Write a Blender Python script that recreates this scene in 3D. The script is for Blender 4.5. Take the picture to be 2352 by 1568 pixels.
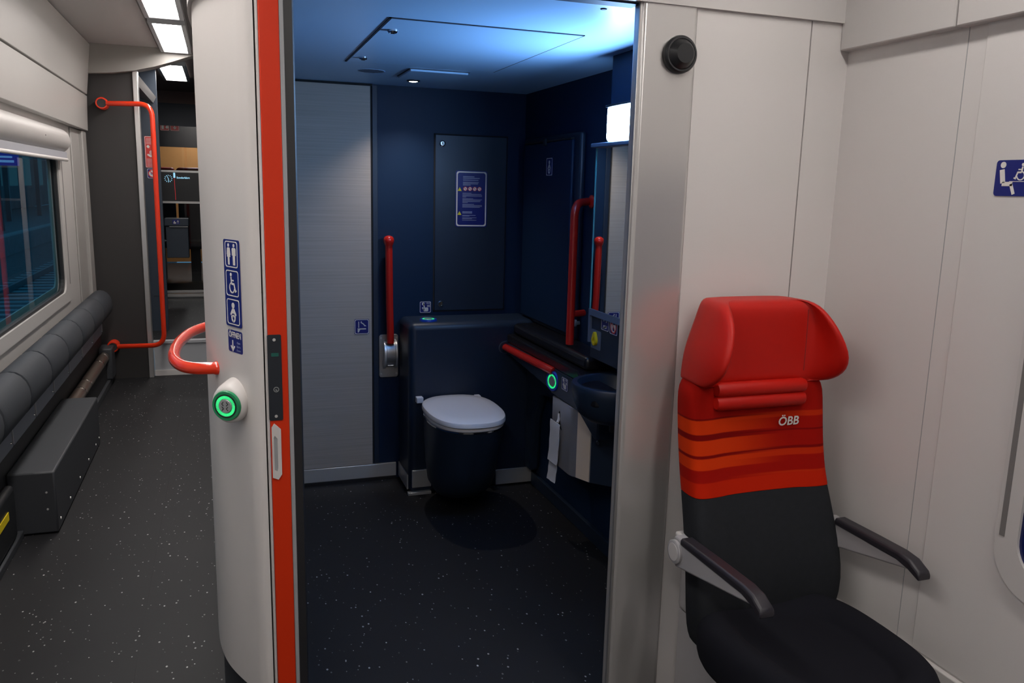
import bpy, bmesh, math, random
from mathutils import Vector, Matrix
random.seed(5)
PI = math.pi
for o in list(bpy.data.objects): bpy.data.objects.remove(o)
SC = bpy.context.scene
COL = SC.collection

# ---------------------------------------------------------------- camera
yw, pt, rl = math.radians(19.476), math.radians(10.546), math.radians(1.428)
fw = Vector((math.sin(yw)*math.cos(pt), math.cos(yw)*math.cos(pt), -math.sin(pt)))
rt = Vector((math.cos(yw), -math.sin(yw), 0)); up = rt.cross(fw)
rt2 = math.cos(rl)*rt + math.sin(rl)*up; up2 = rt2.cross(fw)
cd = bpy.data.cameras.new('camera'); cam = bpy.data.objects.new('camera', cd); COL.objects.link(cam)
M = Matrix((rt2, up2, -fw)).transposed().to_4x4(); M.translation = Vector((0, 0, 1.6)); cam.matrix_world = M
cd.sensor_width = 36; cd.lens = 1880/2352*36; cd.clip_start = .02; cd.clip_end = 200
SC.camera = cam
# ---------------------------------------------------------------- world, exposure
W = bpy.data.worlds.new('world'); SC.world = W; W.use_nodes = True
bg = W.node_tree.nodes['Background']; bg.inputs[0].default_value = (.10, .30, .48, 1); bg.inputs[1].default_value = 1.1
vs = SC.view_settings; vs.view_transform = 'Standard'; vs.look = 'None'; vs.exposure = 0; vs.gamma = 1
vs.use_curve_mapping = False
PANEL_E = 24       # ceiling luminaires of the corridor
LAMP_E = 72.0       # mirror lamp in the toilet
SPOT_W = 17
# ---------------------------------------------------------------- materials
def mat(name, col, rough=.5, metal=0, bump=0, bscale=300, spec=.5, vary=0, vscale=3, coat=0, emit=None, es=0, stretch=(1,1,1)):
    m = bpy.data.materials.new(name); m.use_nodes = True
    nt = m.node_tree; b = nt.nodes['Principled BSDF']
    b.inputs['Base Color'].default_value = (*col, 1); b.inputs['Roughness'].default_value = rough
    b.inputs['Metallic'].default_value = metal; b.inputs['Specular IOR Level'].default_value = spec
    b.inputs['Coat Weight'].default_value = coat
    tc = nt.nodes.new('ShaderNodeTexCoord'); mp = nt.nodes.new('ShaderNodeMapping')
    mp.inputs['Scale'].default_value = stretch
    nt.links.new(tc.outputs['Object'], mp.inputs['Vector'])
    if bump:
        n = nt.nodes.new('ShaderNodeTexNoise'); n.inputs['Scale'].default_value = bscale
        nt.links.new(mp.outputs[0], n.inputs['Vector'])
        bp = nt.nodes.new('ShaderNodeBump'); bp.inputs['Strength'].default_value = bump; bp.inputs['Distance'].default_value = .001
        nt.links.new(n.outputs[0], bp.inputs['Height']); nt.links.new(bp.outputs[0], b.inputs['Normal'])
    if vary:
        n = nt.nodes.new('ShaderNodeTexNoise'); n.inputs['Scale'].default_value = vscale; n.inputs['Detail'].default_value = 4
        nt.links.new(mp.outputs[0], n.inputs['Vector'])
        mx = nt.nodes.new('ShaderNodeMix'); mx.data_type = 'RGBA'
        mx.inputs['A'].default_value = (*[c*(1-vary) for c in col], 1); mx.inputs['B'].default_value = (*[min(1, c*(1+vary)) for c in col], 1)
        nt.links.new(n.outputs[0], mx.inputs['Factor']); nt.links.new(mx.outputs['Result'], b.inputs['Base Color'])
    if emit:
        b.inputs['Emission Color'].default_value = (*emit, 1); b.inputs['Emission Strength'].default_value = es
    return m
m_white = mat('warm_white_panel', (.66, .63, .615), .32, vary=.02, vscale=2, bump=.02, bscale=500)
m_pillar = mat('pillar_white', (.62, .59, .57), .4, vary=.02, bump=.02)
m_fascia = mat('fascia_white', (.58, .555, .54), .38, bump=.02)
m_ceil = mat('corridor_ceiling_grey', (.42, .40, .39), .5, bump=.03)
m_gap = mat('dark_joint', (.012, .012, .014), .8)
m_joint = mat('soft_grey_joint', (.18, .17, .165), .7)
m_alu = mat('brushed_aluminium', (.62, .60, .585), .28, .58, bump=.06, bscale=700, stretch=(1, 1, .02))
m_alu2 = mat('satin_aluminium', (.55, .54, .53), .35, .8)
m_steel = mat('stainless_steel', (.72, .71, .69), .30, .55, bump=.05, bscale=300, stretch=(.03, 1, 1))
m_chrome = mat('chrome', (.8, .8, .8), .08, 1)
m_red = mat('door_red', (.60, .030, .004), .42, spec=.3, bump=.02)
m_rail = mat('gloss_red_rail', (.72, .035, .008), .2, coat=.4)
m_rail_d = mat('gloss_red_bar', (.62, .02, .012), .25, coat=.3)
m_rubber = mat('black_rubber', (.012, .012, .014), .55)
m_grey = mat('grey_strip', (.32, .33, .34), .45)
m_slate = mat('slate_wall', (.006, .022, .060), .5, spec=.25, vary=.06, vscale=2, bump=.05, bscale=400)
m_slate2 = mat('slate_moulding', (.014, .026, .050), .42, bump=.05, bscale=400)
m_black = mat('black_counter', (.012, .012, .015), .28)
m_tceil = mat('toilet_ceiling_blue', (.42, .68, .95), .35)
m_lid = mat('toilet_lid_grey', (.84, .82, .84), .22)
m_darkp = mat('anthracite_panel', (.026, .024, .024), .6, bump=.1, bscale=400)
m_bluegrey = mat('blue_grey_panel', (.030, .042, .062), .5, bump=.05)
m_plate = mat('lock_plate', (.028, .033, .042), .4, .4)
m_sblue = mat('sign_blue', (.010, .016, .17), .35)
m_swhite = mat('sign_white', (.75, .72, .68), .4)
m_sred = mat('sign_red', (.62, .035, .03), .4)
m_syel = mat('sign_yellow', (.75, .68, .02), .4)
m_sdim = mat('sign_small_print', (.22, .25, .42), .5)
m_leather = mat('red_leather', (.50, .009, .004), .45, bump=.25, bscale=900, spec=.3)
m_fabd = mat('anthracite_fabric', (.020, .022, .026), .9, spec=.15, bump=.6, bscale=1500, vary=.15, vscale=60)
m_fabs = mat('dark_seat_fabric', (.009, .0095, .014), .9, spec=.15, bump=.6, bscale=1500)
m_armpad = mat('armrest_pad', (.022, .020, .026), .4, bump=.1, bscale=900)
m_armgrey = mat('armrest_grey', (.36, .35, .36), .45)
m_box = mat('floor_box_grey', (.036, .039, .045), .55, bump=.1, bscale=500)
m_bolster = mat('bolster_fabric', (.030, .034, .042), .7, bump=.4, bscale=900, vary=.12, vscale=40)
m_board = mat('seat_board_grey', (.19, .20, .235), .55)
m_paper = mat('toilet_paper', (.78, .78, .80), .9, bump=.5, bscale=150)
m_green = mat('green_ring', (.008, .24, .09), .4)
m_bluering = mat('blue_ring', (.01, .06, .42), .35)
m_btn = mat('button_grey', (.35, .37, .37), .4, .5)
m_yellow = mat('yellow_knob', (.80, .60, .01), .35)
m_mirror = mat('mirror_glass', (.86, .90, .92), .015, 1)
m_glassedge = mat('glass_edge', (.10, .45, .48), .2)
m_disc = mat('black_plastic', (.014, .015, .017), .38)
m_lgrey = mat('light_grey_step', (.38, .39, .41), .5)
m_brown = mat('brown_ceiling', (.26, .17, .14), .6)
m_blindm = mat('blind_fabric_grey', (.30, .30, .33), .7)
def emis(name, col, s, base=(.8, .8, .8)): return mat(name, base, .5, emit=col, es=s)
m_lightp = emis('luminaire_diffuser', (1, .945, .90), PANEL_E)
m_lamp = emis('mirror_lamp_diffuser', (.34, .58, 1.0), LAMP_E)
m_ledg = emis('green_led', (.02, 1, .30), .65, (.1, .5, .2))
m_spot = emis('spot_lens', (.95, .92, .8), 12)
m_scr = emis('screen_cyan', (.35, .75, 1), .9, (.1, .1, .1))
m_scrred = emis('screen_red', (.8, .02, .03), .5, (.1, .02, .02))

def glass(name, tint, rough=0.0, ior=1.5):
    m = bpy.data.materials.new(name); m.use_nodes = True; nt = m.node_tree
    for n in list(nt.nodes): nt.nodes.remove(n)
    out = nt.nodes.new('ShaderNodeOutputMaterial'); tr = nt.nodes.new('ShaderNodeBsdfTransparent'); gl = nt.nodes.new('ShaderNodeBsdfGlossy')
    fr = nt.nodes.new('ShaderNodeFresnel'); fr.inputs[0].default_value = ior; mx = nt.nodes.new('ShaderNodeMixShader')
    tr.inputs[0].default_value = (*tint, 1); gl.inputs['Roughness'].default_value = rough
    ge = nt.nodes.new('ShaderNodeNewGeometry'); inv = nt.nodes.new('ShaderNodeMath'); inv.operation = 'SUBTRACT'; inv.inputs[0].default_value = 1
    nt.links.new(ge.outputs['Backfacing'], inv.inputs[1]); mu = nt.nodes.new('ShaderNodeMath'); mu.operation = 'MULTIPLY'   # reflect at the outer faces only
    nt.links.new(fr.outputs[0], mu.inputs[0]); nt.links.new(inv.outputs[0], mu.inputs[1]); nt.links.new(mu.outputs[0], mx.inputs[0]); nt.links.new(tr.outputs[0], mx.inputs[1]); nt.links.new(gl.outputs[0], mx.inputs[2])
    nt.links.new(mx.outputs[0], out.inputs[0]); return m
m_glass = glass('window_glass', (.55, .74, .78), ior=1.28); m_glass2 = glass('partition_glass', (.7, .72, .74))

def floor_mat():
    m = mat('speckled_floor', (.045, .045, .047), .55, bump=.15, bscale=350, spec=.2); nt = m.node_tree; L = nt.links
    b = nt.nodes['Principled BSDF']; tc = nt.nodes['Texture Coordinate']
    mp = nt.nodes.new('ShaderNodeMapping'); mp.inputs['Scale'].default_value = (62, 40, 62); mp.inputs['Rotation'].default_value = (0, 0, .5)
    L.new(tc.outputs['Object'], mp.inputs[0])
    v = nt.nodes.new('ShaderNodeTexVoronoi'); v.inputs['Scale'].default_value = 1; v.inputs['Randomness'].default_value = 1; L.new(mp.outputs[0], v.inputs['Vector'])
    sp = nt.nodes.new('ShaderNodeSeparateColor'); L.new(v.outputs['Color'], sp.inputs[0])
    # radius depends on the cell's random number: a few larger flecks, many tiny, some none
    mr = nt.nodes.new('ShaderNodeMapRange'); mr.inputs[1].default_value = .45; mr.inputs[2].default_value = 1; mr.inputs[3].default_value = 0; mr.inputs[4].default_value = .22
    L.new(sp.outputs[0], mr.inputs[0])
    lt = nt.nodes.new('ShaderNodeMath'); lt.operation = 'LESS_THAN'; L.new(v.outputs['Distance'], lt.inputs[0]); L.new(mr.outputs[0], lt.inputs[1])
    ml = nt.nodes.new('ShaderNodeMath'); ml.operation = 'MULTIPLY'; L.new(lt.outputs[0], ml.inputs[0]); L.new(sp.outputs[1], ml.inputs[1])
    no = nt.nodes.new('ShaderNodeTexNoise'); no.inputs['Scale'].default_value = 2.5; no.inputs['Detail'].default_value = 5; L.new(tc.outputs['Object'], no.inputs['Vector'])
    m1 = nt.nodes.new('ShaderNodeMix'); m1.data_type = 'RGBA'; m1.inputs['A'].default_value = (.013, .013, .015, 1); m1.inputs['B'].default_value = (.020, .020, .0215, 1); L.new(no.outputs[0], m1.inputs['Factor'])
    m2 = nt.nodes.new('ShaderNodeMix'); m2.data_type = 'RGBA'; m2.inputs['B'].default_value = (.52, .51, .50, 1)
    L.new(ml.outputs[0], m2.inputs['Factor']); L.new(m1.outputs['Result'], m2.inputs['A']); L.new(m2.outputs['Result'], b.inputs['Base Color'])
    return m
m_floor = floor_mat()

def wood_mat():
    m = mat('pale_wood_laminate', (.36, .32, .28), .5); nt = m.node_tree; L = nt.links; b = nt.nodes['Principled BSDF']; tc = nt.nodes['Texture Coordinate']
    mp = nt.nodes.new('ShaderNodeMapping'); mp.inputs['Scale'].default_value = (1.0, 1, 70); L.new(tc.outputs['Object'], mp.inputs[0])
    n = nt.nodes.new('ShaderNodeTexNoise'); n.inputs['Scale'].default_value = 1.6; n.inputs['Detail'].default_value = 6; n.inputs['Distortion'].default_value = .3; L.new(mp.outputs[0], n.inputs['Vector'])
    cr = nt.nodes.new('ShaderNodeValToRGB'); cr.color_ramp.elements[0].position = .2; cr.color_ramp.elements[0].color = (.40, .345, .29, 1)
    cr.color_ramp.elements[1].position = .72; cr.color_ramp.elements[1].color = (.50, .435, .37, 1)
    L.new(n.outputs[0], cr.inputs[0]); L.new(cr.outputs[0], b.inputs['Base Color']); return m
m_wood = wood_mat()

def stripe_mat():
    m = mat('striped_red_fabric', (.5, .03, .01), .85, bump=.3, bscale=1400, spec=.12); nt = m.node_tree; L = nt.links; b = nt.nodes['Principled BSDF']; tc = nt.nodes['Texture Coordinate']
    sx = nt.nodes.new('ShaderNodeSeparateXYZ'); L.new(tc.outputs['Object'], sx.inputs[0])
    mr = nt.nodes.new('ShaderNodeMapRange'); mr.inputs[1].default_value = .74; mr.inputs[2].default_value = 1.10; L.new(sx.outputs[2], mr.inputs[0])
    O = (.62, .036, .002, 1); O2 = (.50, .022, .002, 1); D = (.34, .004, .001, 1); K = (.19, .001, .001, 1); Rr = (.50, .014, .001, 1)
    def ramp(stops):
        cr = nt.nodes.new('ShaderNodeValToRGB'); r = cr.color_ramp; r.interpolation = 'LINEAR'
        pts = []
        for i, (z, c) in enumerate(stops):
            p = max(0, min(1, (z-.74)/.36)); pts.append((p, c))
            if i+1 < len(stops):
                q = (stops[i+1][0]-.74)/.36; pts.append((max(p, q-.006), c))
        r.elements[0].position = pts[0][0]; r.elements[0].color = pts[0][1]; r.elements[1].position = pts[-1][0]; r.elements[1].color = pts[-1][1]
        for p, c in pts[1:-1]:
            e = r.elements.new(p); e.color = c
        L.new(mr.outputs[0], cr.inputs[0]); return cr
    a = ramp([(.74, Rr), (.80, D), (.835, O), (.867, K), (.876, O), (.918, K), (.935, O), (.975, K), (.98, D), (1.10, D)])
    c = ramp([(.74, Rr), (.803, O2), (.808, D), (.853, O2), (.872, K), (.88, D), (.925, K), (.93, D), (.966, O2), (.982, D), (1.10, D)])
    mx = nt.nodes.new('ShaderNodeMapRange'); mx.interpolation_type = 'SMOOTHSTEP'; mx.inputs[1].default_value = 1.30; mx.inputs[2].default_value = 1.56
    L.new(sx.outputs[0], mx.inputs[0])
    mm = nt.nodes.new('ShaderNodeMix'); mm.data_type = 'RGBA'; L.new(mx.outputs[0], mm.inputs['Factor']); L.new(a.outputs[0], mm.inputs['A']); L.new(c.outputs[0], mm.inputs['B'])
    L.new(mm.outputs['Result'], b.inputs['Base Color']); return m
m_stripe = stripe_mat()

# ---------------------------------------------------------------- mesh helpers
class MB:
    def __init__(s): s.v = []; s.f = []
    def add(s, vs, fs):
        k = len(s.v); s.v += [tuple(v) for v in vs]; s.f += [tuple(i+k for i in f) for f in fs]; return s
    def box(s, x0, x1, y0, y1, z0, z1):
        v = [(x, y, z) for x in (x0, x1) for y in (y0, y1) for z in (z0, z1)]
        return s.add(v, [(0, 1, 3, 2), (4, 6, 7, 5), (0, 4, 5, 1), (2, 3, 7, 6), (0, 2, 6, 4), (1, 5, 7, 3)])
    def prism(s, pts, vec):               # pts: 3-D planar loop, vec: extrusion
        n = len(pts); vec = Vector(vec); p = [Vector(q) for q in pts]
        return s.add(p+[q+vec for q in p], [tuple(range(n))[::-1], tuple(range(n, 2*n))]+[(i, (i+1) % n, n+(i+1) % n, n+i) for i in range(n)])
    def loft(s, rows, cap=True, closed=True):
        n = len(rows[0]); v = [p for r in rows for p in r]; f = []
        for i in range(len(rows)-1):
            for j in range(n if closed else n-1):
                a = i*n+j; b = i*n+(j+1) % n; f.append((a, b, b+n, a+n))
        if cap: f += [tuple(range(n))[::-1], tuple(range((len(rows)-1)*n, len(rows)*n))]
        return s.add(v, f)
    def tube(s, path, r, n=14, cap=True, rs=None):
        path = [Vector(p) for p in path]; rows = []
        t0 = (path[1]-path[0]).normalized(); a = t0.orthogonal().normalized()
        for i, p in enumerate(path):
            t = ((path[min(i+1, len(path)-1)]-path[max(i-1, 0)])).normalized()
            a = (a-t*a.dot(t)).normalized(); b = t.cross(a); rr = rs[i] if rs else r
            rows.append([p+(a*math.cos(2*PI*k/n)+b*math.sin(2*PI*k/n))*rr for k in range(n)])
        return s.loft(rows, cap)
    def lathe(s, o, axis, prof, n=32):    # prof: (distance along the axis, radius)
        o = Vector(o); ax = Vector(axis).normalized(); a = ax.orthogonal().normalized(); b = ax.cross(a)
        return s.loft([[o+ax*h+(a*math.cos(2*PI*k/n)+b*math.sin(2*PI*k/n))*max(r, 1e-4) for k in range(n)] for h, r in prof])
    def build(s, name, m, parent=None, bevel=0, seg=2, smooth=False, sub=0):
        me = bpy.data.meshes.new(name); me.from_pydata(s.v, [], s.f); me.update()
        bm = bmesh.new(); bm.from_mesh(me); bmesh.ops.recalc_face_normals(bm, faces=bm.faces); bm.to_mesh(me); bm.free()
        me.materials.append(m); o = bpy.data.objects.new(name, me); COL.objects.link(o)
        if parent:
            o.parent = parent
            if parent.type == 'EMPTY' or True: o.matrix_parent_inverse = parent.matrix_world.inverted()
        if bevel:
            b = o.modifiers.new('bevel', 'BEVEL'); b.width = bevel; b.segments = seg; b.limit_method = 'ANGLE'; b.angle_limit = math.radians(35)
        if sub: u = o.modifiers.new('sub', 'SUBSURF'); u.levels = sub; u.render_levels = sub
        if smooth or sub or bevel:
            for p in me.polygons: p.use_smooth = True
            if not sub:
                try: me.set_sharp_from_angle(angle=math.radians(38))
                except Exception: pass
        return o
def curve(pts, n=8):                      # Catmull-Rom through the points
    P = [Vector(p) for p in pts]; P = [P[0]*2-P[1]]+P+[P[-1]*2-P[-2]]; out = []
    for i in range(1, len(P)-2):
        for k in range(n):
            t = k/n; a, b, c, d = P[i-1:i+3]
            out.append(.5*((2*b)+(c-a)*t+(2*a-5*b+4*c-d)*t*t+(3*b-a-3*c+d)*t**3))
    return out+[P[-2]]
def fillet(pts, r, n=6):                  # polyline with rounded corners
    P = [Vector(p) for p in pts]; out = [P[0]]
    for i in range(1, len(P)-1):
        a = (P[i-1]-P[i]); b = (P[i+1]-P[i]); ra = min(r, a.length*.49, b.length*.49); A = P[i]+a.normalized()*ra; B = P[i]+b.normalized()*ra
        for k in range(n+1):
            t = k/n; out.append(A*(1-t)**2+P[i]*2*t*(1-t)+B*t*t)
    return out+[P[-1]]
def thing(name, loc, label, cat, group=None):
    o = bpy.data.objects.new(name, None); COL.objects.link(o); o.location = loc; o.empty_display_size = .05
    bpy.context.view_layer.update()
    o.matrix_world = Matrix.Translation(loc)
    o['label'] = label; o['category'] = cat
    if group: o['group'] = group
    return o
def tag(o, label, cat, group=None):
    o['label'] = label; o['category'] = cat
    if group: o['group'] = group
    return o
def struct(o, label=None):
    o['kind'] = 'structure'
    if label: o['label'] = label
    return o
def part_label(o, l): o['label'] = l; return o

# ---- 2-D shapes on a plane frame: o origin, u right, v up, n towards the viewer
def rrect(cx, cy, w, h, r, n=4):
    out = []
    for sx, sy, a0 in ((1, 1, 0), (-1, 1, 90), (-1, -1, 180), (1, -1, 270)):
        for k in range(n+1):
            a = math.radians(a0+90*k/n); out.append((cx+sx*(w/2-r)+r*math.cos(a), cy+sy*(h/2-r)+r*math.sin(a)))
    return out
def circ(cx, cy, r, n=20, ry=None): return [(cx+r*math.cos(2*PI*k/n), cy+(ry or r)*math.sin(2*PI*k/n)) for k in range(n)]
def seg2(p, q, w):
    a = Vector(p); b = Vector(q); d = (b-a).normalized(); n = Vector((-d.y, d.x))*w/2; return [tuple(a+n), tuple(a-n), tuple(b-n), tuple(b+n)]
class Frame:
    def __init__(s, o, u, v=(0, 0, 1)): s.o = Vector(o); s.u = Vector(u).normalized(); s.v = Vector(v).normalized(); s.n = s.u.cross(s.v)
    def P(s, a, b, h=0): return s.o+s.u*a+s.v*b+s.n*h
    def polys(s, mb, polys, h0, h1):
        for p in polys: mb.prism([s.P(a, b, h0) for a, b in p], s.n*(h1-h0))
        return mb
    def ring(s, mb, outer, inner, h0, h1):
        k = len(outer); rows = [[s.P(*p, h) for p in q] for q, h in ((outer, h0), (outer, h1), (inner, h1), (inner, h0), (outer, h0))]
        return mb.loft(rows, cap=False)
def T(poly, cx, cy, s, sy=None): return [(cx+x*s, cy+y*(sy or s)) for x, y in poly]
def text_mesh(txt, fr, cx, cy, size, h, m, name, parent, align='CENTER', bold=0, sx=1.0):
    c = bpy.data.curves.new('t', 'FONT'); c.body = txt; c.size = size; c.align_x = align; c.align_y = 'CENTER'; c.extrude = .0002; c.offset = bold; c.resolution_u = 3
    t = bpy.data.objects.new('t', c); COL.objects.link(t); bpy.context.view_layer.update()
    me = bpy.data.meshes.new_from_object(t.evaluated_get(bpy.context.evaluated_depsgraph_get())); bpy.data.objects.remove(t)
    for v in me.vertices:
        x, y, z = v.co; v.co = fr.P(cx+x*sx, cy+y, h+z)
    me.name = name; me.materials.clear(); me.materials.append(m)
    o = bpy.data.objects.new(name, me); COL.objects.link(o); o.parent = parent; o.matrix_parent_inverse = parent.matrix_world.inverted(); return o

# pictogram pieces in a unit square (-.5 .. .5)
def pic_woman(cx, cy, s):
    return [T(circ(0, .39, .075, 14), cx, cy, s), T([(-.07, .29), (.07, .29), (.15, -.12), (-.15, -.12)], cx, cy, s), T([(-.07, .28), (-.12, .26), (-.17, -.02), (-.13, -.03)], cx, cy, s), T([(.07, .28), (.12, .26), (.17, -.02), (.13, -.03)], cx, cy, s),
            T([(-.07, -.12), (-.01, -.12), (-.01, -.46), (-.07, -.46)], cx, cy, s), T([(.01, -.12), (.07, -.12), (.07, -.46), (.01, -.46)], cx, cy, s)]
def pic_man(cx, cy, s):
    return [T(circ(0, .39, .075, 14), cx, cy, s), T([(-.12, .29), (.12, .29), (.10, -.10), (-.10, -.10)], cx, cy, s), T([(-.12, .28), (-.17, .25), (-.17, -.04), (-.13, -.04)], cx, cy, s), T([(.12, .28), (.17, .25), (.17, -.04), (.13, -.04)], cx, cy, s),
            T([(-.10, -.10), (-.01, -.10), (-.01, -.46), (-.09, -.46)], cx, cy, s), T([(.01, -.10), (.10, -.10), (.09, -.46), (.01, -.46)], cx, cy, s)]
def arc2(cx, cy, r, w, a0, a1, n=12):
    out = []
    for k in range(n):
        a, b = math.radians(a0+(a1-a0)*k/n), math.radians(a0+(a1-a0)*(k+1)/n)
        out.append([(cx+(r-w/2)*math.cos(a), cy+(r-w/2)*math.sin(a)), (cx+(r+w/2)*math.cos(a), cy+(r+w/2)*math.sin(a)), (cx+(r+w/2)*math.cos(b), cy+(r+w/2)*math.sin(b)), (cx+(r-w/2)*math.cos(b), cy+(r-w/2)*math.sin(b))])
    return out
def pic_wheelchair(cx, cy, s, m=1):
    P = [circ(-.10, .38, .08, 14), seg2((-.10, .28), (-.06, -.02), .09), seg2((-.06, .13), (.14, .13), .06), seg2((-.06, -.02), (.17, -.02), .09), seg2((.15, .0), (.27, -.33), .08), seg2((.23, -.36), (.36, -.30), .07)]+arc2(-.03, -.19, .22, .06, 110, 350)
    return [T([(x*m, y) for x, y in q][::1 if m > 0 else -1], cx, cy, s) for q in P]
def pic_baby(cx, cy, s):
    return [T(circ(0, .27, .12, 16), cx, cy, s), T([(-.08, .14), (.08, .14), (.26, -.10), (.20, -.16), (.08, -.06), (-.08, -.06), (-.20, -.16), (-.26, -.10)], cx, cy, s),
            T([(-.05, -.12), (-.19, -.18), (-.15, -.36), (-.03, -.44), (-.02, -.36), (-.09, -.28)], cx, cy, s), T([(.05, -.12), (.19, -.18), (.15, -.36), (.03, -.44), (.02, -.36), (.09, -.28)], cx, cy, s), T([(-.06, -.12), (.06, -.12), (.0, -.22)], cx, cy, s)]
def pic_hand(cx, cy, s):
    return [T(p, cx, cy, s) for p in [circ(-.18, .28, .13, 14), seg2((-.14, .3), (-.08, -.05), .11), rrect(.04, -.20, .42, .34, .1), seg2((-.26, -.02), (-.1, -.25), .12)]]
def pic_arrow(cx, cy, s, up=-1):
    return [T(p, cx, cy, s) for p in [seg2((0, -.42*up), (0, .3*up), .13), [(0, .46*up), (-.26, .14*up), (-.20, .06*up), (0, .24*up)], [(0, .46*up), (0, .24*up), (.20, .06*up), (.26, .14*up)]]]

# ================================================================= SETTING
# floor (one plane under corridor and toilet)
mb = MB(); mb.box(-1.06, 1.86, -2.1, 7.25, -.06, 0)
fl = struct(mb.build('floor', m_floor))
b = MB(); b.box(-.331, -.3295, -2, 7.1, -.001, .0006).build('floor_joint', m_gap, fl)
MB().box(-1.06, .7, 7.26, 11.5, .22, .285).build('upper_floor', m_floor, fl)
# corridor ceiling
mb = MB(); mb.box(-1.06, 1.86, -2.1, 7.2, 2.6, 2.68); ce = struct(mb.build('ceiling', m_ceil))
MB().box(-1.06, .8, 7.2, 10.0, 2.56, 2.62).build('rear_ceiling_panel', mat('rear_ceiling', (.16, .12, .11), .5), ce)
MB().box(-1.06, 1.2, 10.06, 14.5, 2.60, 2.66).build('saloon_ceiling_panel', m_brown, ce)
# end wall behind the photographer
struct(MB().box(-1.06, 1.86, -2.16, -2.1, 0, 2.6).build('wall_back', m_white))

# left train wall, with window opening Y 2.2..6.12, Z .84..1.78
WY0, WY1, WZ0, WZ1 = 2.3, 6.12, .835, 1.78
mb = MB()
mb.box(-1.04, -1.0, -2.1, WY0, 0, 2.6); mb.box(-1.04, -1.0, WY1, 7.2, 0, 2.6); mb.box(-1.04, -1.0, WY0, WY1, 0, WZ0); mb.box(-1.04, -1.0, WY0, WY1, WZ1, 2.6)
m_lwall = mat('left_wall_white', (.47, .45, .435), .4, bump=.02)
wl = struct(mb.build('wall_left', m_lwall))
# upper cladding panels, slightly proud and leaning in
m_clad = mat('cladding_grey_white', (.36, .345, .33), .42, bump=.02)
def clad(y0, y1, z0, z1, xa, xb, nm='cladding_panel'):
    return MB().loft([[(xa, y0, z0), (xa, y1, z0), (-1.0, y1, z0), (-1.0, y0, z0)], [(xb, y0, z1), (xb, y1, z1), (-1.0, y1, z1), (-1.0, y0, z1)]]).build(nm, m_clad, wl, bevel=.004)
for y0, y1 in ((-2.1, 1.4), (1.405, 7.15)):
    clad(y0, y1, 1.955, 2.215, -.948, -.938); clad(y0, y1, 2.225, 2.59, -.937, -.895)
clad(6.98, 7.16, .32, 1.95, -.965, -.965, 'pilaster')
clad(6.62, 6.97, .60, 1.95, -.988, -.988, 'wall_strip')
# window 1 (left): frame with rounded corners, gasket, double glass, blind
w1 = thing('window_1', (-1.0, 4.2, .8), 'long corridor window', 'window')
del w1['category']; del w1['label']; w1['kind'] = 'structure'
fr = Frame((-1.0, 0, 0), (0, 1, 0))
cy, cz = (WY0+WY1)/2, (WZ0+WZ1)/2
def rr(y0, y1, z0, z1, r): return rrect((y0+y1)/2, (z0+z1)/2, y1-y0, z1-z0, r, 6)
mb = MB(); fr.ring(mb, rr(2.1, 6.25, .79, 1.80, .09), rr(2.32, 6.05, .862, 1.775, .10), -.005, .012); mb.build('window_frame', m_lwall, w1, smooth=True)
mb = MB(); fr.ring(mb, rr(2.3, 6.12, .84, 1.79, .10), rr(2.35, 6.02, .878, 1.76, .09), -.02, .001); mb.build('gasket', m_rubber, w1)
mb = MB(); fr.ring(mb, rr(2.3, 6.11, .84, 1.79, .10), rr(2.37, 5.93, .91, 1.74, .08), -.038, -.030); mb.build('outer_frame', m_grey, w1)
fr.polys(MB(), [rr(2.33, 6.04, .866, 1.77, .09)], -.018, -.014).build('pane', m_glass, w1)
fr.polys(MB(), [[(6.155, .90), (6.175, .90), (6.175, 1.72), (6.155, 1.72)]], .010, .0135).build('guide_slot', m_joint, w1)
# roller blind on the window
bl = thing('roller_blind', (-.96, 4.3, 1.75), 'white rolled-up blind in a rounded cassette above the corridor window', 'blind')
rows = []
for y in (2.0, 6.17, 6.20, 6.215):
    k = {6.20: .9, 6.215: .72}.get(y, 1)
    rows.append([(-1.0+ (.075*k)*max(0, math.sin(a)) , y, 1.838+.078*k*math.cos(a)) for a in [PI*i/14 for i in range(15)]])
MB().loft(rows).build('cassette', m_lwall, bl, smooth=True)
MB().box(-.999, -.948, 2.0, 6.14, 1.712, 1.765).build('blind_cloth', m_blindm, bl)
MB().tube([(-.950, 2.0, 1.716), (-.950, 6.14, 1.716)], .011).build('bottom_bar', m_fascia, bl, smooth=True)
MB().lathe((-.927, 5.35, 1.835), (1, 0, 0), [(0, .005), (.003, .004)], 10).build('screw', m_disc, bl)

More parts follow.
